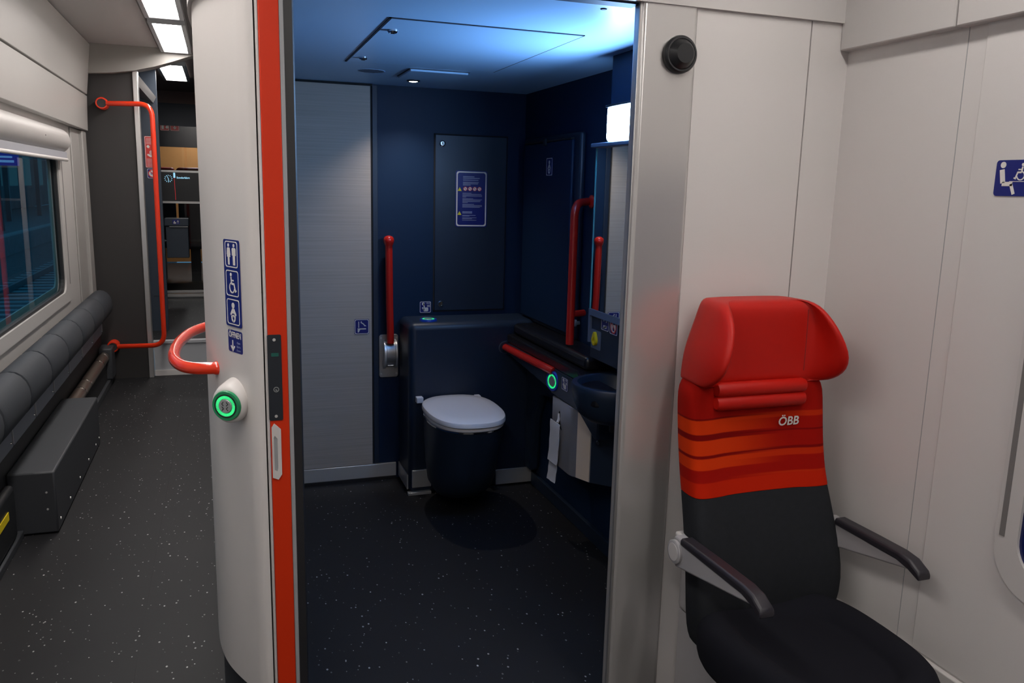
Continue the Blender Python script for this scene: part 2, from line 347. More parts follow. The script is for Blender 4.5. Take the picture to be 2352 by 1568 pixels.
# ---- tip-up seats row under the window
ss = [3.06, 3.54, 4.02, 4.50, 4.98, 5.47, 5.96, 6.45, 6.93]
words = ['nearest', 'second', 'third', 'fourth', 'fifth', 'sixth', 'seventh', 'farthest']
vis = ['padded tip-up seat nearest the camera in the row under the window', 'second padded tip-up seat from the camera, beside the grey floor box front', 'third padded tip-up seat from the camera, under the window',
       'fourth padded tip-up seat from the camera, above the middle of the floor box', 'fifth padded tip-up seat from the camera, above the far end of the floor box',
       'sixth padded tip-up seat from the camera, above the heating pipe', 'seventh padded tip-up seat from the camera, second from the dark end panel', 'last padded tip-up seat of the row, beside the dark end panel']
proto = None
def tipup(i):
    y0, y1 = ss[i], ss[i+1]; t = thing('tip_up_seat', (-.93, (y0+y1)/2, .4), vis[i], 'folding seat', 'tip-up seats under the corridor window'); ym = (y0+y1)/2; h = (y1-y0)/2
    rows = []
    for y, k in ((-h+.010, .80), (-h+.014, .94), (-h+.030, 1), (h-.030, 1), (h-.014, .94), (h-.010, .80)):
        rows.append([(-.909+.084*k*math.cos(a), ym+y, .655+(.110 if math.sin(a) > 0 else .112)*k*math.sin(a)) for a in [2*PI*j/20 for j in range(20)]])
    MB().loft(rows).build('cushion_roll', m_bolster, t, smooth=True)
    MB().box(-.965, -.915, ym-h+.008, ym+h-.008, .42, .60).build('seat_board', m_board, t, bevel=.006)
    MB().box(-.916, -.909, ym+h-.03, ym+h-.018, .44, .58).build('strap', m_armgrey, t)
    MB().lathe((-.915, ym+h-.05, .45), (1, 0, 0), [(0, .006), (.004, .005)], 10).build('screw', m_chrome, t)
    return t
for i in range(8): tipup(i)
# black ledge between seats and floor
b = MB(); b.box(-1.0, -.955, 2.4, 7.15, 0, .40); struct(b.build('trim_1', m_rubber))
b = MB(); b.box(-.956, -.90, 2.2, 3.99, 0, .035); b.box(-.956, -.88, 5.40, 7.15, 0, .05); struct(b.build('baseboard_left', m_box, bevel=.004))
# floor box
bx = thing('floor_box', (-.87, 4.69, 0), 'long anthracite metal box on the floor below the tip-up seats', 'box')
MB().box(-.954, -.762, 4.0, 5.385, .006, .297).build('housing', m_box, bx, bevel=.008)
for y in (4.06, 4.32, 4.62, 4.92, 5.2, 5.34): MB().lathe((-.762, y, .05), (1, 0, 0), [(0, .007), (.003, .006)], 10).build('screw', m_steel, bx)
for z in (.20, .12): MB().lathe((-.80, 4.0, z), (0, -1, 0), [(0, .005), (.003, .004)], 10).build('screw', m_steel, bx)
# heating pipe
hp = thing('heating_pipe', (-.91, 6.2, .1), 'shiny brown metal heating pipe with clamp rings behind the floor box', 'pipe')
m_copper = mat('worn_steel_pipe', (.30, .24, .20), .3, .8)
MB().tube([(-.915, 5.42, .235), (-.915, 6.92, .235)], .04, 18).build('tube', m_copper, hp, smooth=True)
for y in (5.75, 5.98, 6.6, 6.86): MB().tube([(-.915, y, .235), (-.915, y+.012, .235)], .043, 18).build('clamp_ring', m_chrome, hp, smooth=True)
b = MB(); b.box(-.954, -.90, 5.42, 7.14, .05, .19); b.build('bracket', m_rubber, hp)
MB().box(-.954, -.858, 6.93, 7.14, .055, .30).build('end_cover', m_box, hp, bevel=.01)
# equipment at the far left edge: dark case with a yellow stripe
eq = thing('equipment_case', (-.96, 3.3, 0), 'dark rounded case with a yellow stripe at the left edge beside the floor box', 'case')
MB().box(-.953, -.905, 3.30, 3.92, .04, .28).build('shell', m_disc, eq, bevel=.02, seg=3)
MB().box(-.906, -.902, 3.30, 3.78, .17, .205).build('stripe', m_yellow, eq)

# ---- dark end partition with silver strip, arch header
struct(MB().box(-1.06, -.618, 7.2, 7.26, 0, 2.5).build('wall_far_left', m_darkp))
struct(MB().box(-.62, -.582, 7.175, 7.27, 0, 2.5).build('trim_2', m_alu2, bevel=.004))
arch = [(-1.0, 2.375), (-.9, 2.382), (-.75, 2.395), (-.6, 2.42), (-.45, 2.46), (-.32, 2.505), (-.2, 2.552), (-.05, 2.59)]
struct(MB().prism([(x, 7.13, z) for x, z in arch]+[(-.05, 7.13, 2.6), (-1.0, 7.13, 2.6)], (0, .16, 0)).build('trim_3', mat('arch_grey', (.27, .255, .24), .5)))
# step riser
st = struct(MB().box(-.58, .9, 7.25, 7.30, 0, .285).build('step_1', m_lgrey)); st.name = 'trim_4'
MB().box(-.58, .9, 7.235, 7.25, 0, .045).build('riser_plate', m_fascia, st)
MB().box(-.58, .9, 7.235, 7.30, .27, .292).build('nosing', m_lgrey, st)
# red bow rail
def ring_end(o, fr_o):
    pass
rl_ = thing('handrail', (-.66, 7.15, .3), 'tall red C-shaped handrail on the dark end panel', 'handrail')
path = fillet([(-.80, 7.10, 2.163), (-.478, 6.98, 2.165), (-.478, 6.98, .305), (-.83, 7.10, .285)], .10, 8)
MB().tube(path, .019, 12).build('rail', m_rail, rl_, smooth=True)
for x, z in ((-.835, 2.163), (-.868, .283)):
    MB().lathe((x, 7.195, z), (0, -1, 0), [(0, .045), (.10, .045), (.107, .040), (.107, .033), (.10, .033)], 24).build('end_ring', m_rail, rl_, smooth=True)
    MB().lathe((x, 7.195, z), (0, -1, 0), [(.1005, .0325), (.103, .0325)], 24).build('end_cap', m_darkp, rl_)
# return wall behind opening with screw
rw = struct(MB().box(-1.0, -.492, 7.8, 7.86, .285, 2.52).build('wall_return', m_bluegrey))
MB().loft([[(-.62, 7.27, 2.36), (-.595, 7.27, 2.42), (-.9, 7.27, 2.5)], [(-.52, 7.79, 2.24), (-.495, 7.79, 2.29), (-.9, 7.79, 2.4)]]).build('soffit_panel', m_ceil, rw)
MB().lathe((-.545, 7.8, .55), (0, -1, 0), [(0, .011), (.004, .009)], 12).build('screw', m_chrome, rw)
MB().box(-.60, -.492, 7.796, 7.80, .595, .598).build('joint', m_gap, rw)

def sign_plate(name, fr, w, h, label, cat='sign', m=None, r=None, border=True, group=None):
    t = thing(name, fr.o, label, cat, group)
    fr.polys(MB(), [rrect(0, 0, w, h, r or .08*min(w, h))], 0, .0012).build('plate', m or m_sblue, t)
    if border:
        k = .045*min(w, h); mb = MB(); rr_ = r or .08*min(w, h)
        fr.ring(mb, rrect(0, 0, w-1.2*k, h-1.2*k, rr_), rrect(0, 0, w-2.8*k, h-2.8*k, rr_), .0012, .0017); mb.build('border', m_swhite, t)
    return t
def sym(t, fr, polys, m=None, name='pictogram', h=.0018):
    return fr.polys(MB(), polys, .0010, h).build(name, m or m_swhite, t)
def lines(t, fr, rows, m=None, name='small_print', h=.0018):
    o = fr.polys(MB(), [[(x0, y-th/2), (x1, y-th/2), (x1, y+th/2), (x0, y+th/2)] for x0, x1, y, th in rows], .0010, h).build(name, m or m_sdim, t)
    o['kind'] = 'stuff'; return o

f = Frame((-.560, 7.799, 1.835), (1, 0, 0)); t = sign_plate('emergency_sign', f, .094, .262, 'tall red emergency instruction sign on the blue-grey return wall', m=m_sred, r=.006)
lines(t, f, [(-.035, .03, .112-.011*i, .003) for i in range(5)]+[(-.035, .03, -.06-.011*i, .003) for i in range(6)], m_swhite)
sym(t, f, [T(circ(0, 0, .5, 6), -.02, .045, .026), T(seg2((0, -.4), (.4, -.6), .3), -.02, .045, .02)])
sym(t, f, [T(circ(0, 0, .5, 8), .025, .04, .022), T(seg2((0, .3), (0, .9), .25), .025, .04, .02)])
sym(t, f, [T(seg2((-.5, 0), (0, -.35), .25), 0, -.02, .055), T(seg2((.5, 0), (0, -.35), .25), 0, -.02, .055), T(seg2((0, .6), (0, -.2), .1), 0, -.02, .055), T(seg2((-.15, .5), (-.15, -.2), .07), 0, -.02, .055), T(seg2((.15, .5), (.15, -.2), .07), 0, -.02, .055)])
f = Frame((-.557, 7.799, 1.655), (1, 0, 0)); t = sign_plate('prohibition_sign', f, .084, .084, 'small blue and white crossed-out prohibition sign below the tall red sign', r=.008)
sym(t, f, [circ(0, 0, .034)]); mb = MB(); f.ring(mb, circ(0, 0, .034), circ(0, 0, .027), .0018, .0024); f.polys(mb, [seg2((-.022, .022), (.022, -.022), .006)], .0018, .0024); mb.build('prohibition_ring', m_sred, t)
sym(t, f, [rrect(.0, .0, .03, .02, .003)], m_sdim, 'camera_symbol', .0021)

# ---- glass partition at Y=10 with signs, screen and bin
gp = struct(thing('wall_glass_partition', (-.3, 10, .28), '', '')); del gp['category']; del gp['label']
MB().box(-1.06, .8, 10.0, 10.05, .285, .30).build('base_rail', m_lgrey, gp)
MB().box(-1.06, .8, 9.98, 10.04, .30, .335).build('lower_rail', m_alu2, gp)
MB().box(-1.06, .8, 9.99, 10.04, .345, .37).build('sill_rail', m_alu2, gp)
MB().box(-1.06, .8, 9.99, 10.05, 2.19, 2.43).build('header_panel', m_bluegrey, gp)
MB().box(-1.06, .8, 9.995, 10.05, 1.965, 2.19).build('dark_band', mat('dark_band', (.010, .013, .02), .2), gp)
MB().box(-1.06, .8, 10.0, 10.008, .37, 1.965).build('pane', m_glass2, gp)
MB().box(-1.06, .8, 10.0, 10.05, 2.43, 2.7).build('upper_panel', m_brown, gp)
MB().box(-.665, -.63, 9.90, 10.0, .285, 2.5).build('post', m_bluegrey, gp)
for x, nm, kk in ((-.566, 'fire_extinguisher_sign', 0), (-.463, 'arrow_sign', 1)):
    f = Frame((x, 9.993, 2.182), (1, 0, 0))
    t = sign_plate(nm, f, .092, .092, ['red fire extinguisher sign high on the dark glass band', 'red sign with white down arrow beside the extinguisher sign'][kk], m=m_sred, r=.01)
    if kk: sym(t, f, pic_arrow(0, 0, .066))
    else: sym(t, f, [rrect(-.02, -.008, .024, .045, .006), rrect(-.02, .022, .012, .012, .002), seg2((-.02, .026), (-.004, .02), .006), T([(0, -.5), (.35, -.35), (.25, .0), (.4, .5), (.05, .2), (-.3, -.2)], .022, 0, .05)])
sc = thing('info_screen', (-.4, 9.9, 1.36), 'flat dark passenger information screen with a white clock behind the red rail', 'screen')
MB().box(-.64, .3, 9.93, 9.98, 1.375, 1.69).build('display', m_disc, sc)
MB().box(-.64, .3, 9.92, 9.98, 1.69, 1.712).build('frame', m_alu2, sc); MB().box(-.64, .3, 9.92, 9.98, 1.352, 1.375).build('frame', m_alu2, sc)
f = Frame((-.551, 9.929, 1.62), (1, 0, 0)); mb = MB()
for k in range(12):
    a = 2*PI*k/12; mb = f.polys(mb, [seg2((.030*math.cos(a), .030*math.sin(a)), (.041*math.cos(a), .041*math.sin(a)), .006)], 0, .002)
f.polys(mb, [seg2((-.012, .024), (.0, 0), .005), seg2((0, 0), (.002, -.03), .006)], 0, .002); mb.build('clock_face', m_scr, sc)
text_mesh('Sonderfahrt', f, .085, .012, .028, .001, m_scr, 'lettering', sc, 'LEFT', .0008)
f.polys(MB(), [[(.063, -.23), (.067, -.23), (.063, .01), (.059, .01)]], 0, .002).build('line', m_scrred, sc)
f.polys(MB(), [[(.052, .01), (.072, .01), (.072, .065), (.052, .065)]], 0, .002).build('marker', m_scr, sc)
bn = thing('waste_bin', (-.47, 9.85, .74), 'dark wall-mounted litter bin with a small blue sign below the screen', 'bin')
MB().box(-.60, -.37, 9.84, 9.98, .755, 1.10).build('body', m_bluegrey, bn, bevel=.006)
MB().box(-.612, -.36, 9.82, 9.98, 1.105, 1.19).build('lid', m_bluegrey, bn, bevel=.01)
MB().box(-.56, -.37, 9.815, 9.822, 1.098, 1.104).build('lid_edge', m_alu2, bn)
f = Frame((-.49, 9.819, 1.153), (1, 0, 0)); mb = MB(); f.polys(mb, [rrect(0, 0, .075, .052, .006)], 0, .001); part_label(mb.build('bin_sign', m_sblue, bn), 'blue litter sign')
o = f.polys(MB(), [T(p, -.012, -.004, .035) for p in [rrect(0, -.2, .8, .4, .1), circ(-.1, .25, .18, 10)]]+pic_arrow(.02, .0, .04, 1), .001, .002).build('bin_symbol', m_swhite, bn)
# saloon behind the glass
struct(MB().box(-1.06, 1.2, 14.4, 14.5, .3, 2.65).build('wall_saloon', mat('orange_wall', (.50, .24, .07), .6)))
struct(MB().box(-1.1, -1.04, 7.26, 14.4, .2, 2.65).build('wall_saloon_left', m_darkp))
struct(MB().box(.70, .78, 7.26, 14.4, .2, 2.66).build('wall_saloon_right', m_darkp))
struct(MB().box(-1.04, 1.2, 10.06, 14.4, .22, .285).build('floor_saloon', m_darkp))
for i, (x, y) in enumerate(((-.80, 12.2), (-.36, 12.0), (.08, 12.3))):
    s = thing('saloon_seat', (x, y, .285), ['red seat behind the glass, left one of the row beside the wall', 'red seat behind the glass, partly hidden above the screen', 'red seat behind the glass, rightmost beside the white pillar'][i], 'seat', 'red saloon seats behind the glass')
    MB().box(x-.20, x+.20, y, y+.1, .75, 1.62).build('backrest', m_bluegrey, s, bevel=.03)
    MB().box(x-.21, x+.21, y-.02, y+.09, 1.50, 1.775).build('headrest', m_leather, s, bevel=.05, seg=3)
    MB().box(x-.20, x+.20, y-.45, y, .72, .82).build('seat_cushion', m_bluegrey, s, bevel=.03)
    MB().box(x-.06, x+.06, y-.3, y-.1, .285, .72).build('pedestal', m_disc, s)

# ---- ceiling luminaires (corridor), warm white
def luminaire(y0, y1, x0, x1, z, label, grp='ceiling luminaires'):
    t = thing('ceiling_light', ((x0+x1)/2, (y0+y1)/2, z), label, 'light', grp)
    MB().box(x0, x1, y0, y1, z-.004, z).build('diffuser', m_lightp, t)
    mb = MB(); e = .025
    mb.box(x0-e, x0, y0-e, y1+e, z-.035, z); mb.box(x1, x1+e, y0-e, y1+e, z-.035, z); mb.box(x0, x1, y0-e, y0, z-.035, z); mb.box(x0, x1, y1, y1+e, z-.035, z)
    mb.build('frame', m_grey, t); return t
LL = [(5.86, 7.08, 'rectangular ceiling light next to the white arch'), (4.50, 5.66, 'rectangular ceiling light at the top edge, before the one by the arch'), (3.14, 4.30, 'rectangular ceiling light beside the white pillar, out of frame'),
      (1.78, 2.94, 'rectangular ceiling light over the toilet door, out of frame'), (.42, 1.58, 'rectangular ceiling light over the photographer, out of frame'), (-.94, .22, 'rectangular ceiling light behind the photographer, out of frame')]
for y0, y1, lb in LL: luminaire(y0, y1, -.375, -.205, 2.6, lb)
for y0, y1, lb in ((.35, 1.75, 'added ceiling light near the right wall over the seat, out of frame'), (-1.5, -.1, 'added ceiling light near the right wall behind the photographer, out of frame')): luminaire(y0, y1, 1.28, 1.40, 2.6, lb)  # two unseen lights added for brightness and shadow on the right-hand panels
MB().box(-.42, -.41, -2, 7.1, 2.594, 2.6).build('ceiling_joint', m_joint, ce)
MB().box(-.172, -.14, -2, 7.1, 2.585, 2.6).build('ceiling_rail', m_darkp, ce)
luminaire(7.5, 8.6, -.45, -.27, 2.555, 'trapezoid-looking ceiling light beyond the white arch')
luminaire(12.6, 14.2, -.45, -.15, 2.60, 'added ceiling light brightening the saloon end wall behind the glass')  # unseen light added so the saloon's far wall turns out bright

# ================================================================= TOILET MODULE SHELL
# door-side wall, right of the opening (front plane Y = 2.10)
struct(MB().box(1.265, 1.648, 2.10, 2.16, 0, 2.3).build('wall_front', m_white))
struct(MB().box(1.653, 1.80, 2.101, 2.16, 0, 2.3).build('wall_front_strip', m_white)).name = 'wall_corner_panel'
struct(MB().box(1.640, 1.66, 2.115, 2.15, 0, 2.3).build('trim_5', m_gap))
# aluminium door post
po = struct(MB().box(1.092, 1.266, 2.094, 2.15, 0, 2.3).build('door_post', m_alu, bevel=.012, seg=4)); po.name = 'trim_6'
MB().box(1.086, 1.096, 2.100, 2.112, 0, 2.25).build('rib', m_alu2, po, bevel=.003)
MB().box(1.0945, 1.106, 2.112, 2.128, 0, 2.25).build('rib', m_alu2, po, bevel=.003)
MB().box(1.100, 1.112, 2.126, 2.142, 0, 2.25).build('seal', m_rubber, po, bevel=.003)
MB().box(1.125, 1.266, 2.150, 2.19, 0, 2.25).build('inner_post', m_slate, po)
dk = thing('round_signal_horn', (1.208, 2.094, 1.976), 'black round domed disc mounted high on the aluminium door post', 'disc'); dk.name = 'signal_disc'
MB().lathe((1.208, 2.094, 1.976), (0, -1, 0), [(0, .050), (.008, .051), (.016, .050), (.020, .046), (.020, .041), (.024, .038), (.036, .030), (.040, .026), (.040, .001)], 48).build('dome', m_disc, dk, smooth=True)
mb = MB(); Frame((1.208, 2.094, 1.976), (1, 0, 0)).ring(mb, circ(0, 0, .0455, 40), circ(0, 0, .0415, 40), .0195, .0215); mb.build('rim_ring', mat('disc_ring', (.03, .031, .034), .3), dk)
# fascia over the door and round the pillar
prof = [(.083, 2.10), (.066, 2.106), (.050, 2.124), (.037, 2.150), (.0185, 2.1875), (0, 2.226), (-.018, 2.268), (-.033, 2.312), (-.046, 2.368), (-.056, 2.44), (-.061, 2.54), (-.062, 2.66), (-.058, 2.82), (-.05, 3.0), (-.045, 3.4), (-.04, 4.4), (-.04, 7.2)]
profc = [tuple(v)[:2] for v in curve([(x, y, 0) for x, y in prof], 5)]
ins = [(.11, 7.2), (.11, 2.75), (.12, 2.10)]
mb = MB(); mb.prism([(x, y, .225) for x, y in profc+ins[:2]]+[(.083, 2.75, .225)], (0, 0, 1.835)); 
wc = struct(mb.build('wall_curved_pillar', m_pillar, smooth=True))
skin = [(x*1.0+.012, y+.03) for x, y in profc if y < 7.1]
mb = MB(); mb.prism([(x, y, 0) for x, y in skin]+[(.11, 7.1, 0), (.11, 2.2, 0)], (0, 0, .225)); struct(mb.build('baseboard_pillar', m_box, smooth=True))
fas = [(x-.010, y-.010) for x, y in profc]
mb = MB(); mb.prism([(1.80, 2.088, 2.105), (.078, 2.088, 2.105)]+[(x, y, 2.105) for x, y in fas[3:]]+[(.11, 7.2, 2.105), (.11, 2.16, 2.105), (1.80, 2.16, 2.105)], (0, 0, .495))
struct(mb.build('trim_7', m_fascia))
mb = MB(); mb.prism([(x, y, 2.06) for x, y in fas[12:]]+[(.11, 7.2, 2.06), (.11, 2.5, 2.06)], (0, 0, .047)); struct(mb.build('trim_8', m_fascia, smooth=True))
# header over door inside
struct(MB().box(.11, 1.09, 2.11, 2.16, 2.10, 2.13).build('door_header', m_slate)).name = 'trim_9'
# sliding door leaf, red leading edge
d = struct(thing('door_1', (.12, 2.12, 0), '', '')); del d['category']; del d['label']
MB().box(.0865, .0945, 2.102, 2.30, .01, 2.10).build('edge_profile', m_fascia, d, bevel=.003)
MB().box(.0945, .1415, 2.100, 2.72, .01, 2.10).build('leaf', m_red, d, bevel=.002)
MB().box(.1415, .1525, 2.102, 2.16, .01, 2.10).build('grey_edge', m_grey, d, bevel=.002)
o = MB().box(.1525, .164, 2.106, 2.75, .01, 2.10).build('inner_leaf', m_rubber, d)
MB().loft([[(.1525, 2.104, z), (.172, 2.10, z), (.176, 2.108, z), (.176, 2.125, z), (.164, 2.14, z), (.1525, 2.14, z)] for z in (.01, 2.10)]).build('rubber_seal', m_rubber, d)
MB().box(.083, .0865, 2.115, 2.3, .01, 2.10).build('gap', m_gap, d)
fr = Frame((.1095, 2.0995, 1.116), (1, 0, 0))
lp = MB(); fr.polys(lp, [rrect(0, 0, .034, .222, .004)], 0, .002); lp = lp.build('lock_plate', m_plate, d)
for b_ in (.098, -.1): MB().lathe(fr.P(0, b_, .002), fr.n, [(0, .004), (.001, .0035)], 12).build('screw', m_steel, lp)
fr.polys(MB(), [rrect(.001, .060, .018, .009, .001)], .0018, .0024).build('latch_slot', mat('latch_green', (.01, .10, .08), .4), lp)
mb = MB(); fr.ring(mb, circ(.002, -.030, .007), circ(.002, -.030, .005), .0015, .003); fr.polys(mb, [seg2((.000, -.030), (.004, -.033), .003)], .0015, .003); mb.build('keyhole', m_btn, lp)
fr = Frame((.108, 2.0995, .919), (1, 0, 0))
mb = MB(); oc = [(-.011, .068), (-.004, .078), (.012, .062), (.012, -.058), (.003, -.072), (-.011, -.066)]; ic = [(-.006, .040), (-.004, .046), (.003, .038), (.003, -.040), (.001, -.050), (-.006, -.046)]
fr.ring(mb, oc, ic, 0, .004); pl_ = mb.build('finger_pull', m_fascia, d)
fr.polys(MB(), [ic], .0, .0012).build('pull_recess', m_grey, pl_)
for z in (1.32,): MB().box(.0835, .0862, 2.108, 2.12, 1.30, 1.33).build('stop', m_rubber, d)

# right train wall
wr = struct(MB().box(1.79, 1.86, -2.1, 2.16, 0, 2.6).build('wall_right', m_white))
MB().box(1.7893, 1.7905, 1.6685, 1.6705, .36, 2.1).build('panel_joint', m_grey, wr)
MB().box(1.786, 1.7905, -2.0, 1.612, .36, 2.1).build('window_panel', m_white, wr, bevel=.002)
def fpan(y0, y1): return MB().loft([[(1.758, y0, 2.028), (1.758, y1, 2.028), (1.80, y1, 2.028), (1.80, y0, 2.028)], [(1.748, y0, 2.60), (1.748, y1, 2.60), (1.80, y1, 2.60), (1.80, y0, 2.60)]])
for y0, y1 in ((1.688, 2.10), (-.6, 1.684), (-2.1, -.604)): fpan(y0, y1).build('upper_panel', m_fascia, wr, bevel=.004)
MB().box(1.772, 1.791, -2.0, 2.10, 0, .355).build('heater_ledge', m_fascia, wr, bevel=.003)
MB().box(1.775, 1.79, -2.0, 2.1, 2.04, 2.1).build('shadow_gap', m_joint, wr)
# window in the right wall
w2 = struct(thing('window_2', (1.786, .9, .68), '', '')); del w2['category']; del w2['label']
fr = Frame((1.786, 0, 0), (0, -1, 0))
def ry(y0, y1, z0, z1, r): return rrect(-(y0+y1)/2, (z0+z1)/2, y1-y0, z1-z0, r, 8)
mb = MB(); fr.ring(mb, ry(-.9, 1.398, .655, 1.75, .12), ry(-.83, 1.338, .718, 1.70, .08), -.003, .012); mb.build('window_frame', m_fascia, w2, smooth=True)
fr.polys(MB(), [ry(-.85, 1.355, .70, 1.72, .08)], -.002, .004).build('pane', mat('dark_pane', (.01, .015, .09), .06), w2)
fr.polys(MB(), [[(-1.386, .795), (-1.372, .795), (-1.372, 1.68), (-1.386, 1.68)]], .009, .0135).build('guide_slot', m_joint, w2)

# toilet interior shell
TB = 4.32
struct(MB().box(.09, 1.66, TB, TB+.05, 0, 2.16).build('wall_toilet_back', m_slate))
struct(MB().box(1.575, 1.64, 2.16, TB, 0, 2.16).build('wall_toilet_right', m_slate))
struct(MB().box(.115, .15, 2.76, TB, 0, 2.16).build('wall_toilet_left', m_slate))
struct(MB().box(1.20, 1.60, 2.161, 2.19, 0, 2.12).build('wall_toilet_front', m_slate))
tc_ = struct(MB().box(.11, 1.64, 2.161, TB, 2.105, 2.16).build('ceiling_toilet', m_tceil))
struct(MB().box(.15, .728, TB-.012, TB, .095, 2.095).build('wall_wood_panel', m_wood))
struct(MB().box(.728, .738, TB-.004, TB, .095, 2.10).build('trim_10', m_gap))
struct(MB().box(.738, .765, TB-.008, TB, .095, 2.10).build('trim_11', m_slate2, bevel=.002))
bb = struct(MB().box(.15, .858, TB-.016, TB, .018, .092).build('baseboard_toilet_back', m_steel, bevel=.002))
MB().box(.15, .858, TB-.022, TB, 0, .018).build('skirting_foot', m_rubber, bb)
struct(MB().box(1.555, 1.575, 2.2, 4.03, 0, .07).build('baseboard_toilet_right', m_slate2, bevel=.004))
struct(MB().box(.13, .738, TB-.02, TB, 2.094, 2.105).build('trim_12', m_gap))
# bright block above mirror (protruding cabinet wall up to the ceiling)
struct(MB().box(1.42, 1.575, 2.17, 2.945, 1.78, 2.105).build('wall_cabinet_upper', m_slate))
struct(MB().box(1.424, 1.575, 2.17, 3.05, .92, 1.78).build('wall_cabinet_lower', m_slate2, bevel=.004))
# ceiling hatch
ht = thing('ceiling_hatch', (.83, 3.1, 2.1), 'large rectangular access hatch with two locks in the toilet ceiling', 'hatch')
MB().box(.509, 1.146, 2.615, 3.578, 2.1015, 2.106).build('hatch_panel', m_tceil, ht)
mb = MB(); g0 = mat('hatch_joint', (.03, .04, .06), .7)
mb.box(.503, .5085, 2.609, 3.584, 2.1022, 2.106); mb.box(1.1465, 1.152, 2.609, 3.584, 2.1022, 2.106); mb.box(.503, 1.152, 2.609, 2.6145, 2.1022, 2.106); mb.box(.503, 1.152, 3.5785, 3.584, 2.1022, 2.106)
mb.build('joint', g0, ht)
for x, y in ((.548, 2.80), (.552, 3.43)):
    l = MB().lathe((x, y, 2.1015), (0, 0, -1), [(0, .017), (.004, .017), (.009, .013), (.009, .009), (.005, .008), (.005, .001)], 24).build('lock', m_chrome, ht, smooth=True)
    MB().box(x-.007, x+.007, y-.0015, y+.0015, 2.090, 2.0966).build('lock_slot', m_gap, l)
gr = thing('speaker_grille', (.653, 3.83, 2.1), 'round slotted speaker grille in the toilet ceiling', 'grille')
mb = MB()
for k in range(-6, 7):
    hw = math.sqrt(max(0, .058**2-(k*.0088)**2)); mb.box(.653-hw, .653+hw, 3.83+k*.0088-.002, 3.83+k*.0088+.002, 2.1035, 2.106)
mb.build('slots', g0, gr)
MB().lathe((.653, 3.83, 2.1052), (0, 0, -1), [(0, .062), (.0012, .0615)], 36).build('grille_plate', m_tceil, gr)
pn = thing('ceiling_sensor_panel', (.925, 3.795, 2.1), 'small rectangular raised panel between hatch and toilet ceiling spot', 'panel')
MB().box(.795, 1.058, 3.66, 3.93, 2.094, 2.105).build('cover', m_tceil, pn, bevel=.003)
mb = MB(); mb.box(.790, 1.063, 3.655, 3.935, 2.1025, 2.1052); mb.build('gasket', g0, pn)
sp = thing('ceiling_spot', (.896, 4.06, 2.1), 'small round glowing spotlight in the toilet ceiling near the back wall', 'light')
MB().lathe((.896, 4.06, 2.105), (0, 0, -1), [(0, .032), (.004, .032), (.007, .026), (.004, .022)], 28).build('ring', m_plate, sp, smooth=True)
MB().lathe((.896, 4.06, 2.101), (0, 0, -1), [(0, .021), (.002, .020), (.004, .012)], 24).build('lens', m_spot, sp)
ld = bpy.data.lights.new('spot_beam', 'SPOT'); ld.energy = SPOT_W; ld.color = (1, .92, .84); ld.spot_size = math.radians(110); ld.spot_blend = 1.0; ld.shadow_soft_size = .012
lo = bpy.data.objects.new('spot_beam', ld); COL.objects.link(lo); lo.location = (.896, 4.06, 2.088); lo.parent = sp; lo.matrix_parent_inverse = sp.matrix_world.inverted()
s2 = thing('ceiling_sensor', (1.03, 2.215, 2.1), 'tiny round sensor in the toilet ceiling at the top edge', 'sensor')
MB().lathe((1.035, 2.222, 2.105), (0, 0, -1), [(0, .010), (.003, .008)], 16).build('cap', m_plate, s2)

# ================================================================= TOILET FITTINGS
# cistern box across the back with rounded top and left edges
ci = thing('cistern_box', (1.2, 4.2, 0), 'dark slate cistern casing behind the toilet with a flush button on top', 'casing')
MB().box(.874, 1.574, 4.04, 4.318, .0, .915).build('casing', m_slate2, ci, bevel=.035, seg=5)
MB().box(.888, .990, 4.028, 4.041, .040, .135).build('base_plate', m_steel, ci, bevel=.002)
MB().box(1.352, 1.560, 4.034, 4.041, .010, .095).build('base_plate', m_steel, ci, bevel=.002)
MB().box(.866, .99, 4.022, 4.05, 0, .016).build('base_lip', m_steel, ci, bevel=.002)
MB().box(.869, .875, 4.07, 4.30, .02, .10).build('side_plate', m_steel, ci)
def push_button(name, o, n, label, r=.042, m=m_bluering, group='lit push buttons'):
    t = thing(name, o, label, 'button', group)
    MB().lathe(o, n, [(0, r), (.006, r), (.012, r*.93), (.012, r*.72), (.004, r*.70)], 36).build('outer_ring', m, t, smooth=True)
    n = Vector(n).normalized(); a = n.orthogonal().normalized(); b_ = n.cross(a); mb = MB()
    N = 36
    for k in range(N):
        t0 = 2*PI*k/N; t1 = t0+2*PI/N*.72
        P = lambda t, q, h: Vector(o)+n*h+(a*math.cos(t)+b_*math.sin(t))*q
        mb.prism([P(t0, r*.56, .006), P(t0, r*.70, .006), P(t1, r*.70, .006), P(t1, r*.56, .006)], n*.006)
    mb.build('led_ring', m_ledg, t)
    MB().lathe(o, n, [(.002, r*.71), (.007, r*.70), (.007, .001)], 36).build('led_base', mat('led_base', (.01, .12, .05), .4), t)
    MB().lathe(o, n, [(.005, r*.50), (.011, r*.50), (.013, r*.46), (.013, .001)], 30).build('cap', m_btn, t, smooth=True)
    return t
push_button('flush_button', (.99, 4.115, .914), (0, 0, 1), 'blue-ringed flush button lit green on top of the cistern casing', .045)
# toilet
to = thing('toilet', (1.075, 3.75, 0), 'wall-hung dark toilet bowl with closed light grey lid', 'toilet')
CX = 1.082
def oval(cy, a, bf, bb, z, n=40, cx=CX, e=2.3):
    out = []
    for k in range(n):
        t = 2*PI*k/n; c, s = math.cos(t), math.sin(t); b_ = bf if s < 0 else bb
        out.append((cx+a*math.copysign(abs(c)**(2/e), c), cy+b_*math.copysign(abs(s)**(2/e), s), z))
    return out
